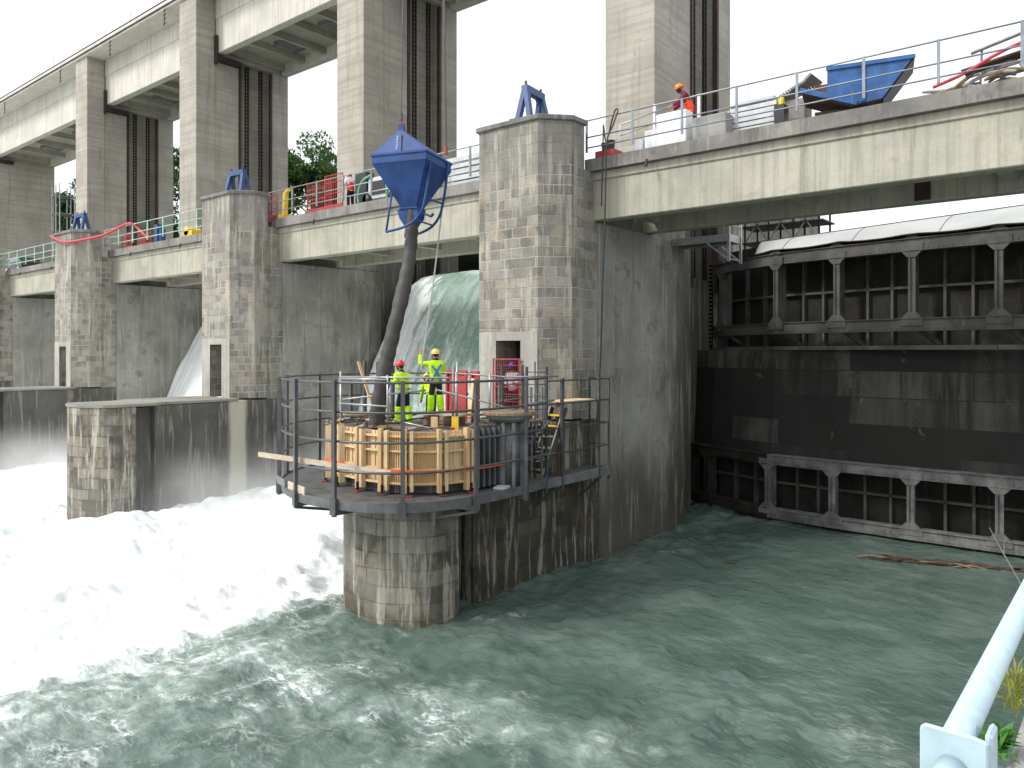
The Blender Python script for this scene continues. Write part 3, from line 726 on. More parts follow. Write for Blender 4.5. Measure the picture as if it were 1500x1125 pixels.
# pale sheet over the upper gate
xs = np.linspace(-13.4, 8, 130); vv = np.linspace(0, 1, 12); U, V = np.meshgrid(xs, vv)
yb = np.interp(U, [b[0] for b in BOW], [b[1] for b in BOW]); 
sag = .055 * np.abs(np.sin((U + 12.25) / 2.8 * math.pi)) ** .8
Ys = yb - .1 + V * (34.2 - yb) ; Zs = 11.42 - sag * (1 - V) * 1.4 + V * (.62 + .45 * np.clip((U + 13) / 10, 0, 1)) + .10 * np.sin(V * math.pi) + .025 * np.sin(U * 5 + V * 2) * V * (1 - V) * 2
sh_ = thing('protective_sheet', 'pale sheet stretched over the top of the upper steel gate', 'sheet', (-4, 33, 11.6))
o = grid_obj('sheet_cloth', U, Ys, Zs, 'sheet'); o.parent = sh_; o.matrix_parent_inverse = Matrix.Translation(-sh_.location)
so_ = o.modifiers.new('thick', 'SOLIDIFY'); so_.thickness = .02
for j in range(7):
    i = int(len(xs) * (j + .5) / 7)
    o = MB().tube([(xs[i], Ys[q, i] - .01, Zs[q, i] + .012) for q in range(12)], .012, 5).build('seam', 'galv_dull', sh_); o.matrix_parent_inverse = Matrix.Translation(-sh_.location)
for nm, q in (('hem', 0), ('hem', 11)):
    o = MB().tube([(xs[i], Ys[q, i] - .02, Zs[q, i]) for i in range(0, 130, 3)], .03, 6).build(nm, 'brown_steel', sh_); o.matrix_parent_inverse = Matrix.Translation(-sh_.location)

# steel gangway bracketed to the pier beside the gate
gw = thing('steel_gangway', 'grey steel gangway bracketed to the wall above the gate corner', 'gangway', (-14, 29.2, 11.5))
inv = Matrix.Translation(-gw.location)
def ab(m, name, mat, smooth=False):
    o = m.build(name, mat, gw, smooth); o.matrix_parent_inverse = inv; return o
ab(MB().box(-14.7, -12.3, 28.0, 28.08, 11.28, 11.56).box(-14.7, -12.3, 29.1, 29.18, 11.28, 11.56).box(-12.38, -12.3, 28.08, 29.1, 11.28, 11.56), 'edge_beam', 'galv')
ab(MB().box(-14.7, -12.38, 28.08, 29.1, 11.34, 11.4), 'floor_plate', 'steel_grey')
for y in (28.04, 29.14): ab(MB().box(-12.36, -12.26, y - .05, y + .05, 10.5, 12.7), 'post', 'galv')
ab(MB().beam((-12.3, 28.04, 10.55), (-13.2, 28.04, 11.28), .07, .07).beam((-12.3, 29.14, 10.55), (-13.2, 29.14, 11.28), .07, .07).beam((-12.3, 28.04, 10.6), (-12.3, 29.14, 10.6), .05, .05), 'brace', 'galv')
for z in (11.9, 12.3, 12.68): ab(MB().tube([(-14.7, 28.04, z), (-12.3, 28.04, z), (-12.3, 29.14, z)], .025, 6), 'rail', 'galv')
# dark scaffold beyond the bridge
sc = thing('scaffold_tower', 'dark scaffold with braces under the bridge beyond the pale sheet', 'scaffold', (-13, 38, 12)); inv2 = Matrix.Translation(-sc.location)
for i, x in enumerate((-15.4, -14.2, -13.0, -11.8)):
    for y in (37, 38.6):
        o = MB().tube([(x, y, 10.6), (x, y, 15.5)], .05, 6).build('standard', 'chain', sc); o.matrix_parent_inverse = inv2
for z in (12.4, 13.2, 14.2):
    o = MB().box(-15.6, -11.6, 36.9, 38.7, z, z + .06).build('deck_board', 'brown_steel', sc); o.matrix_parent_inverse = inv2
m = MB()
for i in range(3): m.beam((-15.4 + 1.2 * i, 36.95, 12.4), (-14.2 + 1.2 * i, 36.95, 14.2), .05, .05).beam((-14.2 + 1.2 * i, 36.95, 12.4), (-15.4 + 1.2 * i, 36.95, 14.2), .05, .05)
o = m.build('brace', 'galv_dull', sc); o.matrix_parent_inverse = inv2
#%%PART2
# ------------------------------------------------------------------ round work platform on the cut-down nose
def child(m, name, mat, par, smooth=False, bevel=0, root=None):
    """mesh given in world coordinates, parented under par (root = its thing)"""
    o = m.build(name, mat, None, smooth, bevel); o.parent = par
    r = root or par
    o.matrix_parent_inverse = (Matrix.Translation(r.location) @ Matrix.Rotation(r.rotation_euler.z, 4, 'Z')).inverted() if par is r else Matrix.Identity(4)
    return o
RINGN = [(-13.85, 18.35), (-13.25, 17.6), (-13.05, 16.4), (-13.05, 14.4), (-13.25, 13.3), (-13.7, 12.6), (-14.4, 12.1), (-15.3, 11.85), (-16.4, 11.8), (-17.4, 12.05), (-18.5, 12.5),
         (-19.5, 13.2), (-20.35, 14.2), (-20.8, 15.3), (-20.95, 16.5), (-20.8, 17.9), (-20.0, 19.2), (-18.4, 20.0)]
RING = [(v.x, v.y) for v in catmull([(x, y, 0) for x, y in RINGN], 5)]
pf = thing('work_platform', 'dark grey round steel platform cantilevered around the cut stone nose', 'platform', (-16, 15.5, 3.3))
child(MB().prism(RING + [(-17.5, 20.1), (-14.8, 20.1)], 3.28, 3.36), 'deck_plate', 'steel_grey', pf)
m = MB(); m2 = MB()
for (a, b) in zip(RING[:-1], RING[1:]):
    A = Vector((a[0], a[1], 3.17)); B = Vector((b[0], b[1], 3.17)); d = (B - A).normalized(); n_ = Vector((d.y, -d.x, 0)) * -1
    m.slab([A, B, B + Vector((0, 0, .24)), A + Vector((0, 0, .24))], n_ * .025)
    m2.slab([A + Vector((0, 0, -.005)), B + Vector((0, 0, -.005)), B + n_ * -.12 + Vector((0, 0, -.005)), A + n_ * -.12 + Vector((0, 0, -.005))], (0, 0, .02))
child(m, 'fascia', 'steel_grey', pf); child(m2, 'edge_flange', 'galv_dull', pf)
POSTS = [(-18.9, 12.72), (-16.95, 11.9), (-15.3, 11.83), (-13.7, 12.58), (-13.03, 14.4), (-13.03, 16.4), (-20.0, 13.7), (-20.85, 15.5), (-20.9, 17.4), (-19.6, 19.5)]
ctr = Vector((-16.0, 15.2, 0))
for i, (x, y) in enumerate(POSTS):
    q = (Vector((x, y, 0)) - ctr).normalized(); rz = math.atan2(q.y, q.x)
    x, y = x + q.x * .05, y + q.y * .05
    m = MB().box(x - .047, x + .047, y - .047, y + .047, 3.0, 6.33, rz)
    m.box(x - .07, x + .05, y - .09, y + .09, 3.05, 3.45, rz)
    child(m, 'railing_post', 'steel_post', pf)
    tgt = Vector((min(max(x, -17.4), -14.5), min(max(y, 13.6), 20), 0))
    mm = MB().beam((x, y, 3.1), (tgt.x, tgt.y, 3.08), .09, .14)
    if i in (1, 4): mm.beam((x, y, 3.02), (tgt.x, tgt.y, 2.65), .07, .07)
    child(mm, 'cantilever_beam', 'steel_grey', pf)
for z in (4.12, 4.84, 5.56, 6.28):
    child(MB().tube([(a, b, z) for a, b in RING[4:]], .032, 8), 'guard_rail', 'steel_post', pf, True)
child(MB().box(-18.55, -17.6, 12.15, 12.2, 3.42, 3.62, -.38), 'toe_board', 'galv_dull', pf)
b = MB().beam((-17.5, 12.0, 3.52), (-16.5, 11.80, 3.48), .035, .2).build('toe_plank', 'plank'); tag(b, 'short pale plank fixed on edge at the platform rim between two posts', 'plank')
b = MB().beam((-18.55, 11.78, 4.26), (-13.95, 12.42, 4.12), .04, .13).build('long_plank', 'plank'); tag(b, 'long pale plank jutting out past the platform railing over the foam', 'plank')

# timber formwork drum
FN = [(-18.55, 15.4), (-18.35, 14.35), (-17.9, 13.62), (-17.0, 13.34), (-16.0, 13.18), (-15.15, 13.24), (-14.45, 13.45), (-13.85, 14.07), (-13.66, 14.86)]
fw = thing('timber_formwork', 'curved yellow timber formwork drum standing on the round platform', 'formwork', (-16, 15, 3.4))
for i in range(len(FN) - 1):
    A = Vector((*FN[i], 0)); B = Vector((*FN[i + 1], 0)); d = (B - A).normalized(); n_ = Vector((d.y, -d.x, 0))
    if n_.dot(A - ctr) < 0: n_ = -n_
    L = (B - A).length
    slat = i in (5, 6)
    m = MB(); z0, z1 = 3.60, 4.98
    bl = [A - n_ * .16, B - n_ * .16]
    m.slab([bl[0] + Vector((0, 0, z0)), bl[1] + Vector((0, 0, z0)), bl[1] + Vector((0, 0, z1)), bl[0] + Vector((0, 0, z1))], n_ * .03)
    if slat:
        k = int(L / .062)
        for q in range(k):
            c = A.lerp(B, (q + .5) / k) - n_ * .10
            m.beam(c + Vector((0, 0, z0)), c + Vector((0, 0, z1)), .03, .05, up=n_)
    else:
        k = max(2, int(L / .2))
        for q in range(k + 1):
            c = A.lerp(B, q / k) - n_ * .115
            m.beam(c + Vector((0, 0, z0)), c + Vector((0, 0, z1)), .012, .04, up=n_)
    for zz in (3.66, 4.02, 4.48, 4.86):
        m.beam(A - n_ * .07 + Vector((0, 0, zz)), B - n_ * .07 + Vector((0, 0, zz)), .10, .05)
    child(m, 'formwork_panel', 'form2' if not slat else 'form', fw)
for i, (x, y) in enumerate(FN[:-1] + [FN[-1]]):
    c = Vector((x, y, 0)); q = (c - ctr).normalized(); t_ = Vector((-q.y, q.x, 0))
    for sgn in (-1, 1):
        p = c + t_ * .085 * sgn
        m = MB().beam(p + Vector((0, 0, 3.44 + .04 * (sgn > 0))), p + Vector((0, 0, 5.06 - .05 * (sgn > 0))), .09, .16, up=q)
        child(m, 'upright', 'form' if sgn < 0 else 'form2', fw)
    child(MB().beam(c + q * .12 + Vector((0, 0, 3.385)) - t_ * .11, c + q * .12 + Vector((0, 0, 3.385)) + t_ * .11, .13, .03), 'foot_plate', 'rust_in' if i % 2 else 'redwhite', fw)
    child(MB().tube([c + q * .1 + Vector((0, 0, 3.4)), c + q * .1 + Vector((0, 0, 3.62))], .035, 8), 'jack_screw', 'chain', fw)
    if i % 2 == 0: child(MB().tube([c + q * .02 + Vector((0, 0, 5.06)), c + q * .02 + t_ * .2 + Vector((0, 0, 5.1))], .045, 8), 'clamp', 'galv_dull', fw)
inner = [(x + .22 * (1 if x < -16 else -1) * (abs(x + 16) > 1.2), y + .20) for x, y in FN]
m = MB().prism(inner + [(-13.9, 16.9), (-18.3, 16.9)], 3.38, 4.93)
child(m, 'concrete_core', 'conc_low', fw)
# steel side panels of the drum
sp_ = thing('steel_formwork', 'dark ribbed steel formwork panel closing the timber drum beside the disc table', 'formwork', (-13.7, 15.6, 3.4))
m = MB().box(-13.9, -13.66, 15.0, 16.1, 3.42, 5.0); child(m, 'panel', 'chain', sp_)
for i in range(5): child(MB().box(-13.66, -13.54, 15.08 + i * .22, 15.15 + i * .22, 3.45, 5.0), 'rib', 'steel_grey', sp_)
# orange strap
pts = []
for (x, y) in FN:
    q = (Vector((x, y, 0)) - ctr).normalized(); pts.append((x + q.x * .12, y + q.y * .12, 4.0))
pts += [(-13.45, 15.3, 4.0), (-13.42, 16.1, 4.02)]
m = MB()
cp = catmull(pts, 5)
for a, b in zip(cp[:-1], cp[1:]): m.beam(a, b, .02, .075)
tag(m.build('ratchet_strap', 'orange'), 'bright orange strap tightened around the timber formwork drum', 'strap')

# steel table with round top
tb = thing('round_steel_stand', 'ribbed dark steel stand with a round brown top beside the formwork', 'stand', (-13.65, 16.5, 3.36))
child(MB().lathe([(.42, 3.36), (.42, 5.1)], (-13.65, 16.5, 0), 24), 'drum', 'steel_grey', tb, True)
for i in range(10):
    a = 2 * math.pi * i / 10; child(MB().box(-13.65 + .45 * math.cos(a) - .03, -13.65 + .45 * math.cos(a) + .03, 16.5 + .45 * math.sin(a) - .05, 16.5 + .45 * math.sin(a) + .05, 3.36, 5.1, a), 'rib', 'galv_dull', tb)
child(MB().lathe([(.50, 5.1), (.64, 5.2), (.66, 5.28)], (-13.65, 16.5, 0), 28), 'flange', 'galv_dull', tb, True)
child(MB().lathe([(.72, 5.28), (.74, 5.31), (.74, 5.37), (.72, 5.40)], (-13.65, 16.5, 0), 28), 'table_top', 'oldwood', tb)

# rebar, boards and clutter on top of the drum
def inside(): 
    while True:
        x, y = random.uniform(-18.2, -13.9), random.uniform(13.5, 16.8)
        if abs(x + 16) / 2.25 + max(0, 14.3 - y) / 1.5 < 1.15: return x, y
for i in range(26):
    x, y = inside(); a = random.uniform(0, math.pi); L = random.uniform(.8, 2.0)
    z = 4.96 + .012 * i % .14 + random.uniform(0, .06); 
    p0 = Vector((x - math.cos(a) * L / 2, y - math.sin(a) * L / 2, z)); p1 = Vector((x + math.cos(a) * L / 2, y + math.sin(a) * L / 2, z + random.uniform(0, .12)))
    tag(MB().tube(catmull([p0, p0.lerp(p1, .5) + Vector((0, 0, random.uniform(.0, .08))), p1], 3), .016, 5).build('rebar_rod', 'brown_steel' if i % 3 else 'wire'),
        'thin rusty or grey reinforcing bar lying in the tangle on top of the formwork', 'rebar', 'reinforcing bars on the formwork')
for i, (x, y, a, L, mt, lb) in enumerate([(-15.3, 13.75, .25, 1.5, 'oldwood', 'old grey brown board lying along the near rim of the formwork top'), (-16.4, 14.2, -.2, 1.3, 'oldwood', 'weathered board lying under the hose end on the formwork'),
        (-15.9, 15.75, .1, 2.2, 'plank', 'pale board on which the yellow helmeted worker stands'), (-15.5, 16.1, .2, 2.0, 'oldwood', 'brown board just behind the one under the yellow helmeted worker'), (-17.4, 14.5, 1.0, 1.2, 'form', 'short yellow timber on the formwork rim beside the platform posts')]):
    z = 5.02 + .05 * i if i not in (2, 3) else 5.22
    tag(MB().box(x - L / 2, x + L / 2, y - .13, y + .13, z, z + .05, a).build('loose_board', mt), lb, 'board')
for x, lb in ((-15.95, 'low brown timber bearer under the standing boards, hose side'), (-15.3, 'low brown timber bearer under the standing boards, red panel side')):
    tag(MB().box(x - .08, x + .08, 15.5, 16.4, 4.93, 5.22).build('timber_bearer', 'oldwood'), lb, 'timber')
for x, y, lb in ((-14.42, 14.35, 'upright yellow timber block on the formwork rim beneath the handrail'), (-14.05, 14.75, 'second upright yellow timber block on the rim, next to the steel stand')):
    tag(MB().box(x - .09, x + .09, y - .05, y + .05, 4.95, 5.32, .6).build('timber_block', 'yellow' if x > -14.2 else 'form'), lb, 'timber block')
tag(MB().beam((-17.45, 15.0, 5.0), (-18.0, 14.75, 6.75), .16, .035).build('leaning_board', 'form2'), 'yellow board leaning upright behind the concrete hose', 'board')
tag(MB().beam((-17.2, 15.3, 5.0), (-17.5, 15.15, 6.85), .16, .035).build('leaning_board', 'oldwood'), 'brown board leaning upright close behind the concrete hose', 'board')
tag(MB().lathe([(.10, 0), (.12, .03), (.12, .68), (.07, .78), (.04, .84)], (-18.0, 16.4, 4.72), 14).build('gas_bottle', 'green_m', smooth=True), 'small green bottle standing on the drum behind the hose', 'bottle')
for i in range(7):
    x, y = inside(); z = 4.98
    tag(MB().box(x - .07, x + .07, y - .04, y + .04, z, z + .07, random.uniform(0, 3)).build('wedge_clamp', ('red', 'galv_dull', 'orange')[i % 3]), 'small loose clamp lying among the bars on the formwork top', 'clamp', 'loose clamps on the formwork')

# scaffold tube guardrail on the drum
sg = thing('tube_guardrail', 'light galvanised tube guardrail standing on top of the formwork', 'guardrail', (-15.5, 14.5, 5)); inv = Matrix.Translation(-sg.location)
for (x, y, z0, z1) in ((-17.13, 13.42, 4.0, 6.5), (-15.35, 13.55, 4.95, 6.42), (-14.25, 15.0, 5.0, 6.5), (-14.6, 15.4, 4.95, 6.75), (-14.95, 15.6, 4.95, 6.75), (-13.85, 15.9, 5.1, 6.45)):
    o = MB().tube([(x, y, z0), (x, y, z1)], .026, 8).build('tube_post', 'galv', sg, True); o.matrix_parent_inverse = inv
for a, b in (((-17.13, 13.37, 6.34), (-13.85, 14.3, 6.36)), ((-17.13, 13.37, 6.30), (-15.35, 13.5, 6.30)), ((-17.13, 13.37, 5.62), (-15.3, 13.5, 5.60)), ((-15.6, 15.7, 6.45), (-13.3, 16.3, 6.33)), ((-15.26, 15.29, 5.97), (-13.25, 16.94, 5.31)), ((-17.1, 13.45, 5.72), (-15.7, 15.3, 5.95)), ((-16.2, 14.0, 5.25), (-14.1, 14.3, 4.98)), ((-18.1, 14.3, 5.1), (-16.1, 14.1, 5.12)), ((-13.4, 16.3, 6.34), (-13.3, 18.3, 6.32))):
    o = MB().tube([a, b], .024, 8).build('tube_rail', 'galv', sg, True); o.matrix_parent_inverse = inv
lp = thing('dark_scaffold', 'dark steel scaffold uprights at the far rim of the round platform', 'scaffold', (-19.4, 16.4, 3.4)); inv = Matrix.Translation(-lp.location)
for x, y, z1 in ((-19.56, 16.29, 6.75), (-19.22, 16.57, 6.72), (-19.9, 16.0, 6.1), (-18.9, 16.9, 6.6)):
    o = MB().box(x - .05, x + .05, y - .05, y + .05, 3.36, z1).build('upright', 'steel_post', lp); o.matrix_parent_inverse = inv
for z in (4.4, 5.3, 6.1): 
    o = MB().beam((-19.9, 16.0, z), (-18.9, 16.9, z), .04, .05).build('crossbar', 'galv_dull', lp); o.matrix_parent_inverse = inv

tubes = [((-14.45, 17.0, 3.4), (-14.45, 17.0, 6.3)), ((-13.5, 17.0, 3.4), (-13.5, 17.0, 6.2)), ((-13.6, 17.6, 3.4), (-13.6, 17.6, 6.75)), ((-14.5, 18.2, 3.4), (-14.5, 18.2, 6.4)), ((-14.6, 17.0, 4.6), (-13.3, 18.1, 4.55)), ((-14.6, 17.0, 5.1), (-13.3, 18.1, 5.0)), ((-13.4, 16.9, 4.0), (-13.5, 18.4, 4.05)), ((-14.5, 17.1, 3.5), (-13.4, 18.0, 5.0)), ((-13.45, 16.9, 5.55), (-13.5, 18.4, 5.6)), ((-14.5, 17.05, 5.6), (-14.5, 18.4, 5.65))]
bs = thing('tube_scaffold', 'tangle of grey scaffold tubes between the round steel stand and the yellow edged steps', 'scaffold', (-14, 17.4, 3.4)); inv = Matrix.Translation(-bs.location)
for a, b in tubes:
    o = MB().tube([a, b], .024, 8).build('scaffold_tube', 'galv_dull' if a[2] > 3.45 else 'steel_post', bs, True); o.matrix_parent_inverse = inv
tag(MB().box(-14.6, -13.55, 17.05, 18.1, 5.02, 5.07, .1).build('scaffold_deck', 'oldwood'), 'brown scaffold board deck in front of the red gated doorway', 'deck')
tag(MB().box(-14.55, -14.0, 16.75, 17.1, 5.05, 5.28, .3).build('tool_case', 'redwhite'), 'low red case on the scaffold deck below the red gate', 'case')
tag(MB().box(-13.5, -13.15, 15.6, 16.0, 3.37, 3.43, .4).build('cement_spill', 'panelgrey'), 'pale dried cement spill on the platform deck near the round stand', 'cement spill')
# side platform, ladders and steps against the tower flank
bx = thing('side_platform', 'grey steel side platform with tall railing fixed to the pier flank', 'platform', (-14.3, 20.2, 3.2)); inv = Matrix.Translation(-bx.location)
def ab(m, name, mat, smooth=False):
    o = m.build(name, mat, bx, smooth); o.matrix_parent_inverse = inv; return o
ab(MB().box(-14.72, -13.87, 18.45, 21.9, 3.12, 3.18), 'floor_plate', 'steel_grey')
ab(MB().box(-13.87, -13.80, 18.4, 21.95, 2.95, 3.22).box(-14.72, -13.87, 18.38, 18.45, 2.95, 3.22).box(-14.72, -13.87, 21.9, 21.97, 2.95, 3.22), 'edge_beam', 'galv_dull')
for x, y, w_ in ((-13.83, 18.45, .075), (-13.83, 19.25, .085), (-13.83, 21.3, .085), (-13.83, 21.92, .055), (-14.6, 21.92, .05), (-14.6, 20.4, .05), (-14.6, 19.0, .05)):
    ab(MB().box(x - w_ / 2, x + w_ / 2, y - w_ / 2, y + w_ / 2, 2.8, 6.2), 'post', 'steel_post')
for z in (3.95, 4.7, 5.45, 6.15):
    ab(MB().beam((-13.83, 18.45, z), (-13.83, 21.92, z), .03, .045).beam((-13.83, 21.92, z), (-14.6, 21.92, z), .03, .045), 'rail', 'steel_post')
for y in (19.0, 21.5): ab(MB().beam((-13.85, y, 2.95), (-14.7, y, 2.2), .07, .07), 'bracket', 'steel_grey')
def ladder(label, p, q, z0, z1, mat='galv', step=.28):
    p = Vector((*p, 0)); q = Vector((*q, 0))
    t = thing('ladder', label, 'ladder', (p.x, p.y, z0), 0, 'ladders beside the formwork'); inv = Matrix.Translation(-t.location)
    for v in (p, q):
        o = MB().box(v.x - .03, v.x + .03, v.y - .03, v.y + .03, z0, z1).build('stile', mat, t); o.matrix_parent_inverse = inv
    z = z0 + .2
    while z < z1 - .05:
        o = MB().tube([p + Vector((0, 0, z)), q + Vector((0, 0, z))], .016, 6).build('rung', mat, t, True); o.matrix_parent_inverse = inv; z += step
ladder('pale ladder next to the yellow edged steps', (-13.86, 17.75), (-13.62, 17.95), 3.36, 6.0)
ladder('dark frame ladder in front of the red gated doorway', (-14.5, 17.2), (-14.05, 17.58), 3.36, 6.65, 'steel_post', .36)
ladder('dark wide frame with bars against the pale wall beside the doorway', (-13.95, 17.66), (-13.5, 18.02), 3.36, 6.6, 'steel_post', .36)
st = thing('steps', 'steep dark steps with yellow nosings climbing from the platform', 'steps', (-14.2, 18.6, 3.2)); inv = Matrix.Translation(-st.location)
for i in range(6):
    z = 3.45 + .32 * i; y = 18.55 + .16 * i
    o = MB().box(-14.42, -13.98, y, y + .28, z, z + .04).build('tread', 'chain', st); o.matrix_parent_inverse = inv
    o = MB().box(-14.42, -13.98, y - .03, y - .002, z - .01, z + .05).build('nosing', 'yellow', st); o.matrix_parent_inverse = inv
for x in (-14.46, -13.94):
    o = MB().beam((x, 18.5, 3.3), (x, 19.6, 5.3), .05, .2).build('stringer', 'steel_post', st); o.matrix_parent_inverse = inv
tag(MB().box(-14.62, -13.9, 19.4, 21.2, 5.47, 5.5).build('plywood_sheet', 'ply'), 'pale plywood sheet lying level on the side platform rails', 'plywood')
tag(MB().box(-14.28, -14.12, 19.55, 19.67, 3.2, 5.44).build('timber_prop', 'oldwood'), 'weathered timber prop standing upright under the plywood sheet', 'timber')
for i, (x0, x1, z1, lb) in enumerate([(-17.5, -16.64, 6.42, 'wide red panel behind the yellow helmeted worker'), (-16.43, -16.12, 6.4, 'narrow red panel standing beside the doorway')]):
    t = thing('site_hoarding', lb, 'hoarding', (x0, 18, 4.82), 0, 'red site panels'); inv = Matrix.Translation(-t.location)
    o = MB().box(x0, x1, 18.0, 18.04, 4.73, z1).build('sheet', 'redwhite', t); o.matrix_parent_inverse = inv
    o = MB().box(x0 - .03, x1 + .03, 17.94, 18.0, z1 - .09, z1 + .03).box(x0 - .03, x0 + .05, 17.94, 18.0, 4.73, z1 - .09).box(x1 - .05, x1 + .03, 17.94, 18.0, 4.73, z1 - .09).build('frame', 'red', t); o.matrix_parent_inverse = inv
tag(MB().beam((-16.3, 17.7, 4.75), (-16.28, 17.9, 6.2), .14, .04).build('upright_plank', 'form2'), 'yellow plank leaning upright on the narrow red panel', 'plank')
rg = thing('red_gate', 'red wire mesh gate closing the doorway of the stone tower', 'gate', (-16.8, 20.12, 4.8)); inv = Matrix.Translation(-rg.location)
for a in (-17.36, -16.2):
    o = MB().box(a - .022, a + .022, 20.10, 20.14, 4.76, 6.82).build('gate_stile', 'red', rg); o.matrix_parent_inverse = inv
for z in (4.80, 5.85, 6.79):
    o = MB().box(-17.32, -16.24, 20.09, 20.15, z - .02, z + .02).build('gate_rail', 'red', rg); o.matrix_parent_inverse = inv
m = MB()
for i in range(1, 12): m.tube([(-17.36 + i * .0967, 20.12, 4.83), (-17.36 + i * .0967, 20.12, 6.76)], .007, 5)
for z in (5.1, 5.35, 5.6, 6.1, 6.35, 6.58): m.tube([(-17.32, 20.12, z), (-16.24, 20.12, z)], .008, 5)
o = m.build('mesh_grille', 'redwhite', rg); o.matrix_parent_inverse = inv

# ------------------------------------------------------------------ blue concrete bucket
bc = Vector((-15.79, 14.85, 0)); fwd = Vector((-.6347, .7727, 0)); rgt = Vector((.7727, .6347, 0))
ah = rgt * .333 + fwd * .943; bh = rgt * .943 - fwd * .333                     # ah: away, bh: to the right
def BK(b, a, z): return bc + bh * b + ah * a + Vector((0, 0, z))
bk = thing('concrete_bucket', 'large blue steel concrete bucket hanging from the crane rope', 'bucket', (bc.x, bc.y, 10.3)); inv = Matrix.Translation(-bk.location)
def ab(m, name, mat, smooth=False, bevel=0, par=bk):
    o = m.build(name, mat, None, smooth, bevel); o.parent = par; o.matrix_parent_inverse = inv if par is bk else Matrix.Identity(4); return o
H = .82
def quadbox(z0, z1, h0, h1, h0a=None, h1a=None, a0=0, a1=0, b0=0, b1=0):
    h0a = h0a or h0; h1a = h1a or h1
    vs = [BK(b0 + sb * h0, a0 + sa * h0a, z0) for sb, sa in ((-1, -1), (1, -1), (1, 1), (-1, 1))] + [BK(b1 + sb * h1, a1 + sa * h1a, z1) for sb, sa in ((-1, -1), (1, -1), (1, 1), (-1, 1))]
    return MB().add(vs, [(3, 2, 1, 0), (4, 5, 6, 7), (0, 1, 5, 4), (1, 2, 6, 5), (2, 3, 7, 6), (3, 0, 4, 7)])
ab(quadbox(12.14, 12.37, H, H), 'rim_band', 'blue', bevel=.012)
ab(quadbox(12.34, 12.41, H + .03, H + .03), 'rim_lip', 'blue', bevel=.01)
hop = ab(quadbox(11.02, 12.14, .235, H - .01, .235, H - .01), 'hopper', 'blue', bevel=.01)
lid = quadbox(12.41, 13.02, H - .01, .06, H - .01, .06, 0, -.64, 0, 0)
lid_o = ab(lid, 'lid', 'blue', bevel=.008)
ab(MB().slab([BK(.07, -.812, 12.43), BK(.085, -.812, 12.43), BK(.06, -.735, 12.88), BK(.045, -.735, 12.88)], ah * -.02), 'lid_seam', 'black')
ab(MB().slab([BK(-.10, -.69, 12.90), BK(.10, -.69, 12.90), BK(.06, -.69, 13.2), BK(-.06, -.69, 13.2)], ah * .12), 'lifting_lug', 'blue')
# small pale lettering down the lid face (vertical, unreadable run of letters in the photograph)
dn = (BK(0, -.81, 12.41) - BK(0, -.70, 13.02)).normalized(); nn_ = bh.cross(-dn).normalized()
if nn_.dot(fwd) > 0: nn_ = -nn_
up_ = nn_.cross(-dn).normalized()
mat3 = Matrix((-dn, up_, nn_)).transposed()
lm = MB(); rl = random.Random(2); o0 = BK(-.03, -.806, 12.46) + nn_ * .012
for q in range(9):                                    # nine tiny illegible pale letter strokes
    c = o0 - dn * (.028 + .046 * q) * 1.0
    for w0, w1, h0, h1 in ((-.016, -.008, 0, .06), (-.016, .014, .052 * rl.random(), 0)):
        h1 = h1 or h0 + .010
        lm.slab([c - dn * w0 + up_ * h0, c - dn * w1 + up_ * h0, c - dn * w1 + up_ * h1, c - dn * w0 + up_ * h1], nn_ * .003)
ab(lm, 'lettering', 'white', par=bk)
ab(quadbox(10.98, 11.03, .27, .27, .27, .27), 'outlet_flange', 'blue')
for sg_ in (-1, 1):
    pr = [BK(-.36, sg_ * .2, 10.98), BK(.30, sg_ * .2, 10.98), BK(.24, sg_ * .2, 10.72), BK(.02, sg_ * .2, 10.50), BK(-.12, sg_ * .2, 10.50), BK(-.28, sg_ * .2, 10.72)]
    ab(MB().slab(pr, ah * .03 * sg_), 'clam_jaw', 'blue')
ab(quadbox(10.52, 10.98, .10, .30, .19, .19), 'clam_body', 'blue')
ab(MB().tube([BK(.28, -.1, 10.9), BK(.62, -.12, 10.75)], .03, 8).tube([BK(.62, -.12, 10.75), BK(.70, -.12, 10.82)], .045, 8), 'gate_lever', 'blue')
for sa, q0 in ((-.5, .80), (.5, .86)):
    path = catmull([BK(q0, sa, 12.32), BK(q0 - .07, sa, 11.7), BK(q0 - .16, sa, 11.2), BK(q0 - .27, sa, 10.85), BK(q0 - .5, sa, 10.58), BK(q0 - .85, sa, 10.42), BK(q0 - 1.35, sa, 10.33)], 5)
    m = MB().tube(path, .038, 10).tube([BK(q0 - 1.35, sa, 10.33), BK(q0 - 1.27, sa, 10.8), BK(q0 - 1.17, sa, 11.38)], .03, 8)
    ab(m, 'skid_runner', 'blue', True)
for b_, z_ in ((.63, 11.2), (.36, 10.6)):
    ab(MB().tube([BK(b_, -.5, z_), BK(b_ + .06, .5, z_)], .026, 8), 'skid_crossbar', 'blue', True)
ab(MB().tube([BK(-.02, -.63, 13.14), BK(-.02, -.63, 13.32)], .03, 8), 'shackle', 'red')
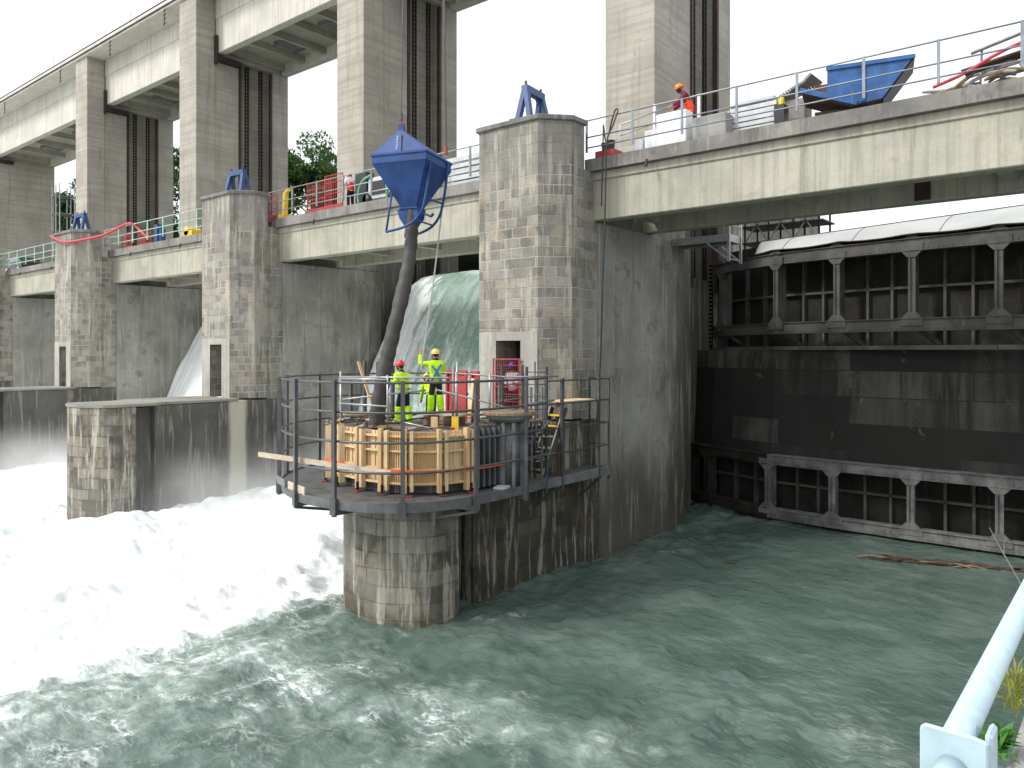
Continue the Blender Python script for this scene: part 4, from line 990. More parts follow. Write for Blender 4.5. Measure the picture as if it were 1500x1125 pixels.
# hook, rope and guide rope
tag(MB().tube([BK(-.02, -.63, 13.3), BK(-.02, -.63, 13.5)], .05, 8).tube([BK(-.02, -.63, 13.46), BK(.02, -.5, 19), BK(.12, -.3, 34)], .022, 6).build('crane_rope', 'wire'), 'steel crane rope rising from the top of the blue bucket', 'rope')
tag(MB().tube([BK(.62, .9, 12.9), BK(.5, .9, 20), BK(.32, .9, 34)], .034, 6).build('crane_rope', 'wire'), 'second thicker steel rope passing just behind the blue bucket', 'rope')
tag(MB().tube([BK(.62, .9, 12.70), BK(.62, .9, 12.92)], .05, 8).build('hook_block', 'red'), 'small red hook block at the end of the thicker rope', 'hook')
hose = catmull([(-15.72, 14.78, 10.95), (-15.7, 14.75, 10.5), (-15.73, 14.72, 9.85), (-15.72, 14.55, 9.1), (-15.74, 14.35, 8.35), (-15.8, 14.12, 7.45), (-15.87, 13.97, 6.75), (-15.95, 13.85, 6.0), (-16.05, 13.8, 5.3), (-16.1, 13.8, 4.9)], 6)
m = MB(); nh = len(hose)
m.tube(hose, [(.165 + .055 * (i / nh) + .012 * math.sin(i * 1.9) * (i > 5) + .02 * math.exp(-((i - 22) / 2.5) ** 2)) for i in range(nh)], 16)
tag(m.build('concrete_hose', 'rubber', smooth=True), 'thick dark concrete placing hose hanging from the blue bucket into the drum', 'hose')
HAND2 = (-15.93, 15.42, 7.06)
m = MB().tube(catmull([BK(.62, .6, 11.0), (-15.6, 15.55, 9.4), HAND2, (-15.98, 15.36, 6.5)], 6), .022, 6)
tag(m.build('guide_rope', 'rope'), 'pale rope running from the bucket down to the raised hand of the worker', 'rope')

# ------------------------------------------------------------------ people
def skin(name, verts, edges, rad, mat, parent, sub=1):
    me = bpy.data.meshes.new(name); me.from_pydata(verts, edges, []); me.update()
    me.materials.append(M[mat])
    o = bpy.data.objects.new(name, me); COL.objects.link(o); o.parent = parent
    sk = o.modifiers.new('skin', 'SKIN'); sk.use_smooth_shade = True
    if not me.skin_vertices: 
        bpy.context.view_layer.objects.active = o
        bpy.ops.mesh.customdata_skin_add()
    for i, r in enumerate(rad):
        r = r if isinstance(r, tuple) else (r, r)
        me.skin_vertices[0].data[i].radius = r
        me.skin_vertices[0].data[i].use_root = (i == 0)
    if sub:
        ss = o.modifiers.new('sub', 'SUBSURF'); ss.levels = sub; ss.render_levels = sub
    return o
def person(label, loc, rz, scale=1.0, lean=0.0, lw=(-.30, .18, .95), rw=(.30, .18, .95), le=None, re=None, lf=(-.11, 0), rf=(.11, 0), head=(0, 0), jacket='hi', trousers='navy', shin=None, helmet='helm_red',
           boots='boot', vest=None, logo=False, harness=False, grip=True):
    t = thing('person', label, 'person', loc, rz); t.scale = (scale,) * 3
    def up(x, y, z):                                   # lean the trunk forward about the hips
        dz = z - .95; return (x, y + dz * math.sin(lean), .95 + dz * math.cos(lean))
    V = [up(0, 0, .95), up(0, .01, 1.12), up(0, .0, 1.30), up(0, -.01, 1.43), up(0, .01, 1.52)]
    hd = Vector(up(0, .04, 1.60)); hx, hy = head
    hv = Vector((math.sin(hx) * .1, math.sin(hy) * .1 + math.sin(lean) * .05, .11))
    V += [tuple(hd), tuple(hd + hv), tuple(hd + hv * 1.75)]
    E_ = [(i, i + 1) for i in range(7)]
    Rr = [(.155, .115), (.135, .10), (.155, .11), (.11, .085), .055, .085, .095, .06]
    hf = Vector((math.sin(hx), math.cos(hx), math.sin(hy) * -.6)).normalized()
    i0 = len(V); V.append(tuple(hd + hv * .55 + hf * .118)); E_.append((6, i0)); Rr.append(.016)     # nose
    side = hf.cross(Vector((0, 0, 1))).normalized()
    for s_ in (-1, 1):
        i0 = len(V); V.append(tuple(hd + hv * .6 + side * .1 * s_)); E_.append((6, i0)); Rr.append(.018)   # ears
    arms = {}
    for s_, wr, el in ((-1, lw, le), (1, rw, re)):
        sh = Vector(up(.19 * s_, 0, 1.42)); W = Vector(wr)
        if el is None:
            midp = (sh + W) / 2; L = .29; dd = (W - sh).length / 2; off = math.sqrt(max(L * L - dd * dd, .0))
            ax = (W - sh).normalized(); pole = Vector((.5 * s_, -.5, -.7)); pole = (pole - ax * pole.dot(ax)).normalized(); el = midp + pole * off
        el = Vector(el); hdir = (W - el).normalized()
        palm = W + hdir * .075
        b = len(V); V += [tuple(sh), tuple(el), tuple(W), tuple(palm)]
        E_ += [(3, b), (b, b + 1), (b + 1, b + 2), (b + 2, b + 3)]; Rr += [.062, .042, .030, (.040, .022)]
        sd_ = hdir.cross(Vector((0, 1, .3))).normalized()
        nrm = sd_.cross(hdir).normalized()
        for fi, ln in enumerate((.060, .075, .080, .070)):                               # fingers, curled when gripping
            root = palm + hdir * .03 + sd_ * (.030 - .020 * fi)
            k1 = root + hdir * ln * .55 + nrm * (.02 if grip else .006); k2 = k1 + (hdir * .3 + nrm * .95 if grip else hdir * .9 + nrm * .25).normalized() * ln * .55
            c = len(V); V += [tuple(root), tuple(k1), tuple(k2)]; E_ += [(b + 3, c), (c, c + 1), (c + 1, c + 2)]; Rr += [.010, .009, .008]
        c = len(V); th = W + hdir * .035 + sd_ * .045; V += [tuple(th), tuple(th + hdir * .035 + sd_ * .02 + nrm * .02)]; E_ += [(b + 2, c), (c, c + 1)]; Rr += [.012, .009]
        arms[s_] = (sh, el, W, palm)
    legs = {}
    for s_, f in ((-1, lf), (1, rf)):
        hip = Vector((.095 * s_, 0, .90)); an = Vector((f[0], f[1], .09)); kn = (hip + an) / 2 + Vector((0, .05, .02)); toe = an + Vector((.03 * s_, .16, -.05))
        b = len(V); V += [tuple(hip), tuple(kn), tuple(an), tuple(toe)]; E_ += [(0, b), (b, b + 1), (b + 1, b + 2), (b + 2, b + 3)]; Rr += [.085, .06, .042, .035]
        legs[s_] = (hip, kn, an, toe)
    skin('body', V, E_, Rr, 'skin', t)
    # jacket over trunk and arms
    JV = [up(0, 0, .80), up(0, .01, 1.0), up(0, .0, 1.22), up(0, -.01, 1.40), up(0, .01, 1.50)]
    JE = [(0, 1), (1, 2), (2, 3), (3, 4)]; JR = [(.185, .15), (.182, .145), (.20, .155), (.178, .14), .10]
    for s_ in (-1, 1):
        sh, el, W, palm = arms[s_]; b = len(JV); cuff = W + (el - W).normalized() * .03
        JV += [tuple(sh), tuple(el), tuple(cuff)]; JE += [(3, b), (b, b + 1), (b + 1, b + 2)]; JR += [.096, .075, .060]
    jk = skin('jacket', JV, JE, JR, jacket, t, 2)
    if vest:
        VV = [up(0, 0, .84), up(0, .01, 1.02), up(0, .0, 1.22), up(0, -.01, 1.40)]
        skin('vest', VV, [(0, 1), (1, 2), (2, 3)], [(.20, .165), (.198, .16), (.215, .165), (.15, .135)], vest, t, 2)
    TV = [(0, 0, .98), (0, 0, .88)]; TE = [(0, 1)]; TR = [(.165, .128), (.165, .13)]
    for s_ in (-1, 1):
        hip, kn, an, toe = legs[s_]; b = len(TV); TV += [tuple(hip - Vector((0, 0, .08))), tuple(kn), tuple(an + Vector((0, 0, .03)))]; TE += [(1, b), (b, b + 1), (b + 1, b + 2)]; TR += [.105, .083, .070]
        if shin:
            o = MB().tube(catmull([kn + Vector((0, .0, -.02)), (kn + an) / 2 + Vector((0, -.012, 0)), an - Vector((0, 0, .02))], 3), [.100, .103, .104, .104, .10, .098, .095], 14).build('legging', shin, t, True)
            o2 = MB().tube([an + Vector((0, -.05, -.03)), an + Vector((0, .05, -.035)), toe + Vector((0, .02, 0))], [.072, .068, .05], 10).build('shoe_cover', shin, t, True)
        m = MB().tube(catmull([an + Vector((0, -.06, -.035)), an + Vector((0, .04, -.035)), toe + Vector((0, .04, .0))], 3), [.056, .056, .056, .054, .05, .045, .036], 10).tube([an + Vector((0, -.01, -.03)), an + Vector((0, -.01, .12))], .058, 10)
        if not shin: m.build('boot', boots, t, True)
    skin('trousers', TV, TE, TR, trousers, t, 2)
    hc = hd + hv * .95
    q = Vector((hv.x, hv.y, hv.z)).normalized().to_track_quat('Z', 'Y').to_matrix().to_4x4()
    def onhead(m, name, mat):
        o = m.build(name, mat, t, True); o.matrix_local = Matrix.Translation(hc) @ q @ Matrix.Rotation(-hx, 4, 'Z'); return o
    if helmet:
        m = MB().lathe([(.128, .0), (.126, .05), (.112, .095), (.085, .13), (.045, .15), (.0, .155)], (0, -.005, .0), 18, 1, 1.12)
        m.lathe([(.128, -.008), (.145, -.006), (.145, .006), (.126, .012)], (0, .012, .0), 18, 1, 1.18)
        m.box(-.02, .02, -.11, .10, .135, .158)
        hm = onhead(m, 'helmet', helmet)
    onhead(MB().lathe([(.086, -.13), (.104, -.07), (.112, -.005)], (0, -.022, 0), 14, 1, 1.0), 'hair', 'hair')
    for s_ in (-1, 1):
        MB().lathe([(.002, -.014), (.012, -.008), (.015, 0), (.012, .008), (.002, .014)], tuple(hd + hv * .72 + hf * .090 + side * .036 * s_), 8).build('eye', 'eye', t, True)
    MB().tube([tuple(hd + hv * .14 + hf * .088 - side * .025), tuple(hd + hv * .14 + hf * .096), tuple(hd + hv * .14 + hf * .088 + side * .025)], .008, 6).build('mouth', 'redwhite', t, True)
    if logo:
        c0 = Vector(up(0, -.148, 1.30)); m = MB(); pts = [c0 + Vector((.10 * math.cos(a), -.006 - .0 * abs(math.cos(a)) + .028 * abs(math.cos(a)), .05 * math.sin(a))) for a in [i * math.pi / 8 for i in range(16)]]
        m.slab(pts, (0, .02, 0)); o = m.build('logo_patch', 'teal', t)
    if jacket in ('hi', 'pinkred'): MB().tube([up(0, 0, 1.47), up(0, .012, 1.53), up(0, .02, 1.565)], [.095, .082, .078], 14).build('collar', 'navy', t, True)
    if harness:
        pts = [up(-.13, -.16, 1.36), up(-.02, -.185, 1.22), up(.10, -.175, 1.02), up(.17, -.10, .85)]
        m = MB()
        c = catmull(pts, 5)
        for a, b in zip(c[:-1], c[1:]): m.beam(a, b, .05, .015, up=(0, -1, 0))
        pts = [up(.15, -.15, 1.40), up(.02, -.185, 1.22), up(-.09, -.18, 1.02), up(-.17, -.12, .86)]
        c = catmull(pts, 5)
        for a, b in zip(c[:-1], c[1:]): m.beam(a, b, .05, .015, up=(0, -1, 0))
        m.build('harness_strap', 'bluestrap', t)
        c = [up(.19 * math.cos(a), .145 * math.sin(a) * 1.15, .86) for a in [i * math.pi / 8 for i in range(17)]]
        m = MB()
        for a, b in zip(c[:-1], c[1:]): m.beam(a, b, .015, .06)
        m.build('belt', 'black', t)
    if jacket == 'hi':
        for zc in (1.02,):
            c = [up(.215 * math.cos(a), .175 * math.sin(a), zc) for a in [i * math.pi / 10 for i in range(21)]]
            m = MB()
            for a, b in zip(c[:-1], c[1:]): m.beam(a, b, .008, .05)
            m.build('reflective_band', 'galv', t)
    return t
person('worker in yellow jacket and red helmet bending toward the concrete hose', (-16.16, 14.86, 5.0), R(78), .97, .22, lw=(-.46, .18, 1.26), rw=(.22, .50, .98), lf=(-.14, .10), rf=(.13, -.12), jacket='hi', trousers='navy', shin='hileg', helmet='helm_red', logo=True)
person('worker in yellow jacket and pale yellow helmet gripping the rope overhead', (-15.88, 15.86, 5.27), R(52), 1.0, .06, lw=(-.42, .18, 1.72), le=(-.44, .10, 1.42), rw=(.12, .34, 1.16), lf=(-.15, .05), rf=(.14, -.05), jacket='hi', trousers='greycloth', shin='hileg', helmet='helm_yel', harness=True)
person('third worker in yellow jacket half hidden behind the rope worker', (-16.72, 16.5, 4.93), R(60), .88, .85, lw=(-.2, .62, .72), rw=(.2, .62, .72), jacket='hi', trousers='navy', helmet='helm_yel', head=(0, .6))
person('man with blue helmet and white shirt standing behind the red mesh gate', (-16.98, 20.72, 4.84), R(205), 1.0, .05, lw=(-.12, .26, 1.12), rw=(.16, .25, 1.08), jacket='whitecloth', trousers='navy', helmet='helm_blue')
person('worker in orange vest and orange helmet leaning over the white block', (-11.62, 23.45, 14.12), R(118), 1.0, .42, lw=(-.20, .62, 1.02), rw=(.16, .60, .98), jacket='pinkred', trousers='hiorange', helmet='helm_or', vest='hiorange', head=(0, .35))
person('person in white shirt and orange vest on the bridge behind the blue bucket', (-28.75, 23.1, 13.7), R(70), .98, .1, jacket='whitecloth', trousers='navy', helmet=None, vest='hiorange')

# ------------------------------------------------------------------ things on the near deck
def obj_(m, name, mat, label, cat, group=None, smooth=False, bevel=0): return tag(m.build(name, mat, None, smooth, bevel), label, cat, group)
obj_(MB().box(-12.5, -11.42, 22.72, 23.2, 13.7, 14.86), 'foam_block', 'white', 'large white block on which the orange worker leans', 'block', None, False, .02)
obj_(MB().box(-12.95, -12.52, 22.75, 23.15, 13.7, 14.42), 'foam_block', 'white', 'small white block beside the large white one, toward the stone tower', 'block', None, False, .02)
obj_(MB().box(-13.35, -13.05, 22.8, 23.1, 13.7, 14.2), 'foam_block', 'panelgrey', 'lowest grey white block standing nearest the black bucket', 'block', None, False, .02)
obj_(MB().box(-11.2, -10.05, 22.7, 23.2, 13.7, 14.5), 'stone_block', 'blockgrey', 'rough grey block on the deck in front of the orange worker', 'block', None, False, .03)
obj_(MB().box(-12.0, -11.3, 23.25, 23.9, 13.7, 14.12), 'work_step', 'oldwood', 'low timber step under the orange worker', 'step')
obj_(MB().beam((-12.25, 22.95, 14.92), (-11.95, 23.0, 14.92), .1, .1), 'timber_offcut', 'oldwood', 'brown timber piece on top of the large white block', 'timber')
obj_(MB().beam((-11.2, 23.3, 14.62), (-9.9, 23.4, 14.66), .16, .05), 'scaffold_board', 'form2', 'pale board lying across the rough grey block', 'board')
for i in range(7):
    z = 13.74 + .165 * i
    nmz = ['lowest', 'second', 'third', 'fourth', 'fifth', 'sixth', 'topmost'][i]
    obj_(MB().box(-10.15 + .03 * (i % 2), -8.75 + .04 * ((i * 7) % 3), 23.2, 24.2, z, z + .125).box(-10.05, -9.9, 23.25, 24.15, z - .04, z).box(-9.0, -8.9, 23.25, 24.15, z - .04, z), 'stacked_panel', 'panelgrey', f'{nmz} pale panel of the stack beside the blue skip', 'panel', 'stacked pale panels')
obj_(MB().lathe([(.05, 0), (.09, .04), (.09, .22), (.04, .28)], (-8.55, 23.3, 14.5), 10), 'yellow_tool', 'yellow', 'small yellow tool hanging by the pale panel stack', 'tool')
obj_(MB().box(-8.7, -8.4, 23.1, 23.5, 13.7, 14.5), 'tool_box', 'black', 'dark tool case between the pale panels and the blue skip', 'case')
m = MB(); tp = catmull([(-9.15, 24.9, 15.05), (-8.9, 24.9, 15.25), (-8.6, 24.95, 15.42), (-8.3, 25.0, 15.55), (-8.05, 25.0, 15.72)], 5)
for a, b in zip(tp[:-1], tp[1:]): m.beam(a, b, 1.0, .07)
m.box(-9.1, -8.3, 24.6, 25.3, 13.7, 15.05)
obj_(m, 'tarpaulin_bundle', 'tarp', 'grey brown tarpaulin bundle heaped behind the blue skip', 'tarpaulin')
sk = thing('tipping_skip', 'blue steel tipping skip with open rusty front on the bridge deck', 'skip', (-7.15, 23.3, 13.7), R(14))
pn_ = [(-.75, 1.12), (-.05, .92), (-.05, 1.62), (2.2, 1.62), (1.4, .55), (.6, .45), (-.75, 1.0)]
MB().slab([(x, 0, z) for x, z in pn_], (0, .04, 0)).build('side_plate', 'blue_skip', sk)
MB().slab([(x, 1.40, z) for x, z in [(-.75, 1.0), (-.75, 1.15), (-.45, 1.62), (2.2, 1.62), (1.4, .55), (.6, .45)]], (0, .04, 0)).build('side_plate', 'rust_in', sk)
MB().slab([(1.4, .04, .55), (2.2, .04, 1.62), (2.2, 1.40, 1.62), (1.4, 1.40, .55)], (.03, 0, -.03)).build('back_plate', 'chain', sk)
MB().slab([(-.75, .04, 1.0), (.6, .04, .45), (.6, 1.40, .45), (-.75, 1.40, 1.0)], (0, 0, -.03)).slab([(.6, .04, .45), (1.4, .04, .55), (1.4, 1.4, .55), (.6, 1.4, .45)], (0, 0, -.03)).build('floor_plate', 'rust_in', sk)
MB().box(-.08, 2.24, -.05, .0, 1.55, 1.66).build('top_rail', 'blue_skip', sk)
MB().beam((-.80, -.03, 1.08), (.75, -.03, .50), .07, .14).build('lip_rail', 'blue_skip', sk)
MB().box(.85, .95, -.06, 0, .52, 1.58).build('side_rib', 'blue_skip', sk)
MB().box(-.4, 1.0, .15, .3, .08, .42).box(-.4, 1.0, 1.1, 1.25, .08, .42).build('fork_pocket', 'chain', sk)
for x in (-.4, .9):
    MB().tube([(x, .15, .09), (x, .27, .09)], .09, 12).build('caster', 'black', sk, True)
obj_(MB().lathe([(.13, 0), (.165, .33), (.16, .34)], (-14.26, 22.72, 13.98), 16), 'bucket', 'black', 'black plastic bucket near the edge beside the tower', 'bucket')
obj_(MB().lathe([(.12, 0), (.155, .32), (.15, .33)], (-14.55, 22.85, 13.98), 16), 'bucket', 'rust_in', 'dark red bucket behind the black bucket', 'bucket')
obj_(MB().box(-14.75, -14.0, 22.5, 23.1, 13.7, 13.97), 'crate', 'red', 'low red crate under the two buckets', 'crate')
obj_(MB().tube(catmull([(-14.3, 22.6, 14.4), (-13.85, 22.3, 15.12), (-13.62, 22.15, 15.1), (-13.75, 22.05, 14.6), (-13.95, 21.98, 14.0), (-14.0, 21.97, 12.0), (-14.08, 21.95, 9.5), (-14.2, 21.95, 6.4), (-14.3, 21.7, 3.2)], 6), .028, 6), 'power_cable', 'cable', 'long dark cable hanging from the bridge railing down to the side platform', 'cable', None, True)
obj_(MB().tube(catmull([(-14.4, 22.6, 14.3), (-14.25, 22.25, 14.75), (-14.1, 22.0, 14.3), (-14.12, 21.98, 13.2), (-14.15, 21.97, 11.95)], 6), .024, 6), 'short_cable', 'brown_steel', 'short brown cable end dangling over the girder by the tower', 'cable', None, True)
# heap of debris on the deck near the end of the frame
random.seed(21)
for i in range(16):
    x = random.uniform(-4.5, -1.6); y = random.uniform(22.9, 24.0); a = random.uniform(-.5, .5); L = random.uniform(.5, 1.5); z = 13.95 + random.uniform(.0, .6) * (1 - abs(x + 3.2) / 2.2)
    obj_(MB().tube(catmull([(x - L / 2 * math.cos(a), y - L / 2 * math.sin(a), z), (x, y, z + random.uniform(-.05, .15)), (x + L / 2 * math.cos(a), y + L / 2 * math.sin(a), z + random.uniform(-.15, .3))], 3), [.03, .045, .05, .055, .05, .04, .03], 7), 'debris_branch', ('oldwood', 'tarp', 'blockgrey')[i % 3],
         'grey weathered branch or scrap in the heap on the deck behind the railing', 'debris', 'debris heap on the bridge deck')
obj_(MB().beam((-3.7, 23.2, 14.35), (-1.2, 23.0, 14.65), .5, .05), 'debris_sheet', 'rust_in', 'rusty brown sheet lying over the debris heap', 'sheet')
obj_(MB().tube(catmull([(-4.3, 22.6, 13.95), (-3.6, 22.6, 14.15), (-2.9, 22.7, 14.5), (-2.2, 22.8, 14.75), (-1.2, 22.9, 15.0), (0, 23, 15.0)], 6), .045, 8), 'red_hose', 'hosered', 'red hose lying over the debris heap on the bridge', 'hose', None, True)
obj_(MB().tube([(-3.4, 23.7, 13.9), (-3.35, 23.7, 15.05)], .03, 8).tube([(-3.6, 23.65, 14.98), (-1.5, 23.8, 15.5)], .05, 8), 'metal_arm', 'galv_dull', 'grey metal arm on a stand behind the debris heap', 'metal arm')

# ------------------------------------------------------------------ blue brackets on the tower caps
for k, lb in enumerate(['blue steel lifting bracket on the tower nearest the platform', 'blue steel lifting bracket on the middle tower behind the drip stained guide wall', 'blue steel lifting bracket on the far tower above the red hose']):
    t = thing('lifting_bracket', lb, 'bracket', (-16.45 - SP * k, 21.2, 14.97), R(97 if k == 0 else 4), 'blue brackets on the towers')
    for s_ in (-1, 1):
        MB().beam((s_ * .62, -.24, 0), (s_ * .50, 0, 1.16), .16, .20, up=(1, 0, 0)).build('leg', 'blue_frame', t)
        MB().beam((s_ * .62, .24, 0), (s_ * .50, 0, 1.16), .16, .20, up=(1, 0, 0)).build('leg', 'blue_frame', t)
        MB().tube([(s_ * .50, 0, 1.14), (s_ * .50, 0, 1.34)], .045, 8).build('pin', 'rust_in', t, True)
        MB().box(s_ * .60 - .18, s_ * .60 + .18, -.5, .5, 0, .04).build('base_plate', 'blue_frame', t)
    MB().box(-.60, .60, -.12, .12, .94, 1.18).build('crossbeam', 'blue_frame', t)
    MB().slab([(-.38, 0, 1.0), (-.14, 0, 1.0), (-.38, 0, .7)], (0, .06, 0)).slab([(.38, 0, 1.0), (.14, 0, 1.0), (.38, 0, .7)], (0, .06, 0)).build('gusset', 'blue_frame', t)

# ------------------------------------------------------------------ far deck
def mesh_barrier(label, x, y, w_, h_, mat='red', rz=0):
    t = thing('mesh_barrier', label, 'barrier', (x, y, 13.7), rz, 'red mesh barriers on the bridge')
    MB().tube([(-w_ / 2, 0, 0), (-w_ / 2, 0, h_), (w_ / 2, 0, h_), (w_ / 2, 0, 0)], .035, 8).build('frame', mat, t)
    m = MB()
    n = int(w_ / .13)
    for i in range(1, n): m.tube([(-w_ / 2 + w_ * i / n, 0, .12), (-w_ / 2 + w_ * i / n, 0, h_)], .014, 5)
    for z in (.15, h_ * .5, h_ * .8): m.tube([(-w_ / 2, 0, z), (w_ / 2, 0, z)], .02, 5)
    m.build('mesh_grille', mat, t)
    MB().box(-w_ / 2, w_ / 2, -.02, .02, .05, .35).build('foot_panel', 'redwhite', t)
mesh_barrier('red mesh barrier near the end of the trees gap behind the blue bucket', -31.0, 23.0, 1.9, 1.6)
mesh_barrier('taller red and white barrier beside the person in the orange vest', -29.75, 22.9, 1.3, 1.75)
mesh_barrier('red mesh barrier next to the middle tower with the blue bracket', -34.6, 22.75, .9, 1.35)
mesh_barrier('red barrier behind the pale green railing close to the far tower', -51.9, 23.2, 1.5, 1.2)
mesh_barrier('second red barrier behind the pale green railing, toward the middle of the span', -49.7, 23.3, 1.8, 1.15)
obj_(MB().box(-34.9, -34.2, 23.2, 23.9, 13.7, 14.15).tube([(-34.6, 23.5, 14.1), (-34.5, 23.5, 15.3)], .14, 10).tube([(-34.5, 23.5, 15.3), (-34.2, 23.5, 15.45)], .1, 8), 'yellow_pump', 'yellow', 'yellow pump with upright pipe beside the middle tower', 'pump')
obj_(MB().box(-44.7, -43.7, 23.3, 24.1, 13.75, 14.3).tube([(-44.4, 23.3, 14.3), (-44.4, 24.1, 14.3)], .28, 12), 'small_machine', 'yellow', 'small yellow machine behind the pale green railing', 'machine')
obj_(MB().box(-48.4, -48.0, 23.3, 23.7, 13.7, 15.1).box(-48.0, -47.7, 23.4, 23.7, 13.7, 14.8), 'gas_cabinet', 'blue_frame', 'narrow blue grey cabinet behind the pale green railing', 'cabinet')
gm = thing('generator', 'white and green machine with curved green frame behind the grey railing', 'generator', (-26.5, 23.4, 13.7))
MB().box(-.9, 1.2, -.4, .5, .25, 1.25).build('body', 'panelgrey', gm, False, .04)
MB().box(-.6, .3, -.44, -.4, .45, 1.05).build('louvre', 'black', gm)
MB().tube(catmull([(-1.4, -.45, .05), (-1.5, -.45, .6), (-1.2, -.45, 1.15), (-.6, -.45, 1.35)], 5), .07, 8).build('tube_frame', 'green_m', gm, True)
MB().tube(catmull([(.5, -.45, .05), (.45, -.45, .8), (.8, -.45, 1.2), (1.3, -.45, 1.3)], 5), .06, 8).build('tube_frame', 'green_m', gm, True)
for x in (-.9, .9): MB().tube([(x, -.5, .28), (x, -.35, .28)], .27, 16).build('wheel', 'black', gm, True)
obj_(MB().box(-28.2, -27.4, 22.9, 23.4, 13.7, 15.25), 'tool_cabinet', 'black', 'black cabinet between the vest person and the generator', 'cabinet', None, False, .03)
for i in range(5):
    z = 13.75 + .25 * i
    obj_(MB().box(-22.3 + .05 * (i % 2), -19.6, 22.75, 23.8, z, z + .19).box(-22.0, -21.8, 22.8, 23.7, z - .05, z).box(-20.1, -19.9, 22.8, 23.7, z - .05, z), 'grey_panel', 'panelgrey', f'{["lowest","second","third","fourth","topmost"][i]} grey panel of the stack beside the near tower', 'panel', 'stacked grey panels')
car = thing('parked_car', 'dark car with pale windows parked behind the far green railing', 'car', (-74.5, 24.6, 13.7))
bod = [(-2.1, .35), (-2.15, .75), (-1.9, .95), (-1.2, 1.0), (-.6, 1.42), (.9, 1.45), (1.6, 1.02), (2.1, .92), (2.15, .4)]
MB().slab([(x, -.85, z) for x, z in bod], (0, 1.7, 0)).build('body', 'carpaint', car, False, .06)
MB().slab([(-1.0, -.87, 1.02), (-.55, -.87, 1.36), (.85, -.87, 1.38), (1.35, -.87, 1.02)], (0, .03, 0)).build('side_window', 'glass', car)
for x in (-1.35, 1.35):
    w_ = MB().tube([(x, -.9, .33), (x, -.68, .33)], .33, 18).build('wheel', 'black', car, True)
    MB().tube([(x, -.92, .33), (x, -.9, .33)], .2, 14).build('rim', 'galv', w_, True)
MB().box(2.1, 2.17, -.75, -.45, .65, .8).build('headlight', 'glass', car)
obj_(MB().tube(catmull([(-57.3, 22.1, 14.0), (-56.6, 21.3, 14.25), (-55.95, 20.1, 14.72), (-55.0, 20.03, 14.45), (-53.6, 20.05, 14.12), (-52.4, 20.6, 14.2), (-51.2, 21.4, 14.5), (-49.6, 22.0, 15.05), (-49.0, 22.15, 15.08), (-48.6, 22.4, 14.75), (-47.4, 22.5, 14.0)], 8), .075, 8), 'red_hose', 'hosered', 'thick red hose draped over the far tower and the green railing', 'hose', None, True)
# far scaffold tower
fs = thing('scaffold_tower', 'light grey scaffold tower rising before the trees at the far end', 'scaffold', (-97.5, 36.3, 13))
for x in (-1.1, 0, 1.1):
    for y in (-.8, .8): MB().tube([(x, y, -2), (x, y, 13.5)], .06, 6).build('standard', 'galv', fs)
for i in range(7):
    m = MB()
    z = i * 2.0
    for y in (-.8, .8): m.tube([(-1.1, y, z), (1.1, y, z)], .05, 5)
    m.box(-1.1, 1.1, -.8, .8, z + .1, z + .16); m.build('lift_deck', 'galv_dull', fs)

# ------------------------------------------------------------------ trees beyond the dam
def tree(label, x, y, z0, h, r, leaf, seed, n=5200, ls=.34):
    rg_ = np.random.RandomState(seed)
    t = thing('tree', label, 'tree', (x, y, z0), 0, 'trees beyond the dam')
    m = MB().tube(catmull([(0, 0, -1), (.1, .1, h * .25), (-.15, .1, h * .5), (.1, 0, h * .8)], 4), [.42, .4, .37, .34, .31, .28, .25, .22, .2, .17, .13, .1, .07], 9)
    blobs = []
    for i in range(15):
        a = rg_.uniform(0, 6.28); zz = h * rg_.uniform(.30, .93); rr = r * rg_.uniform(.15, .95) * (1.1 - .55 * abs(zz / h - .5))
        c = np.array([rr * math.cos(a), rr * math.sin(a), zz]); blobs.append((c, r * rg_.uniform(.28, .48)))
        m.tube(catmull([(0, 0, zz * .55), (c[0] * .5, c[1] * .5, zz * .8), tuple(c)], 3), [.14, .12, .1, .09, .07, .05, .03], 6)
    m.build('trunk', 'bark', t, True)
    V = []; F = []
    for i in range(n):
        c, br = blobs[rg_.randint(len(blobs))]
        d = rg_.normal(size=3); d /= np.linalg.norm(d); p = c + d * br * rg_.uniform(.35, 1.05) ** .6 * np.array([1, 1, .75])
        u = rg_.normal(size=3); u /= np.linalg.norm(u); v = np.cross(u, rg_.normal(size=3)); v /= np.linalg.norm(v); s_ = ls * rg_.uniform(.5, 1.1)
        o = len(V); V += [p - u * s_, p + v * s_ * .45, p + u * s_, p - v * s_ * .45]; F.append((o, o + 1, o + 2, o + 3))
    b = MB(); b.v = [tuple(q) for q in V]; b.f = F
    me = bpy.data.meshes.new('crown'); me.from_pydata(b.v, [], b.f); me.materials.append(M[leaf]); o = bpy.data.objects.new('crown', me); COL.objects.link(o); o.parent = t
TR = [(-81.5, 55.5, 17, 18.0, 5.2, 'leaf', 'tall dark tree nearest the middle column, seen over the deck'), (-76.5, 56.5, 17, 15.0, 4.8, 'leaf2', 'bright green round tree in the gap beside the bucket column'), (-71.5, 60, 18, 16.0, 4.8, 'leaf', 'dark tree partly covered by the column behind the bucket'),
      (-86, 64, 18, 18, 5.5, 'leaf2', 'pale green tree behind the tall dark one'), (-99, 50, 15, 20, 5.0, 'leaf', 'tall tree in the narrow slit between two gantry columns'), (-112, 41, 12, 20, 6, 'leaf', 'large tree behind the far scaffold tower'), (-108, 52, 14, 21, 6, 'leaf2', 'pale tree further behind the far scaffold tower'),
      (-78, 50, 12, 9, 4.2, 'leaf2', 'low bushy tree just above the bridge deck before the taller ones'), (-72.5, 51, 12, 8.5, 4.0, 'leaf', 'low dark bushy tree above the deck near the red barrier')]
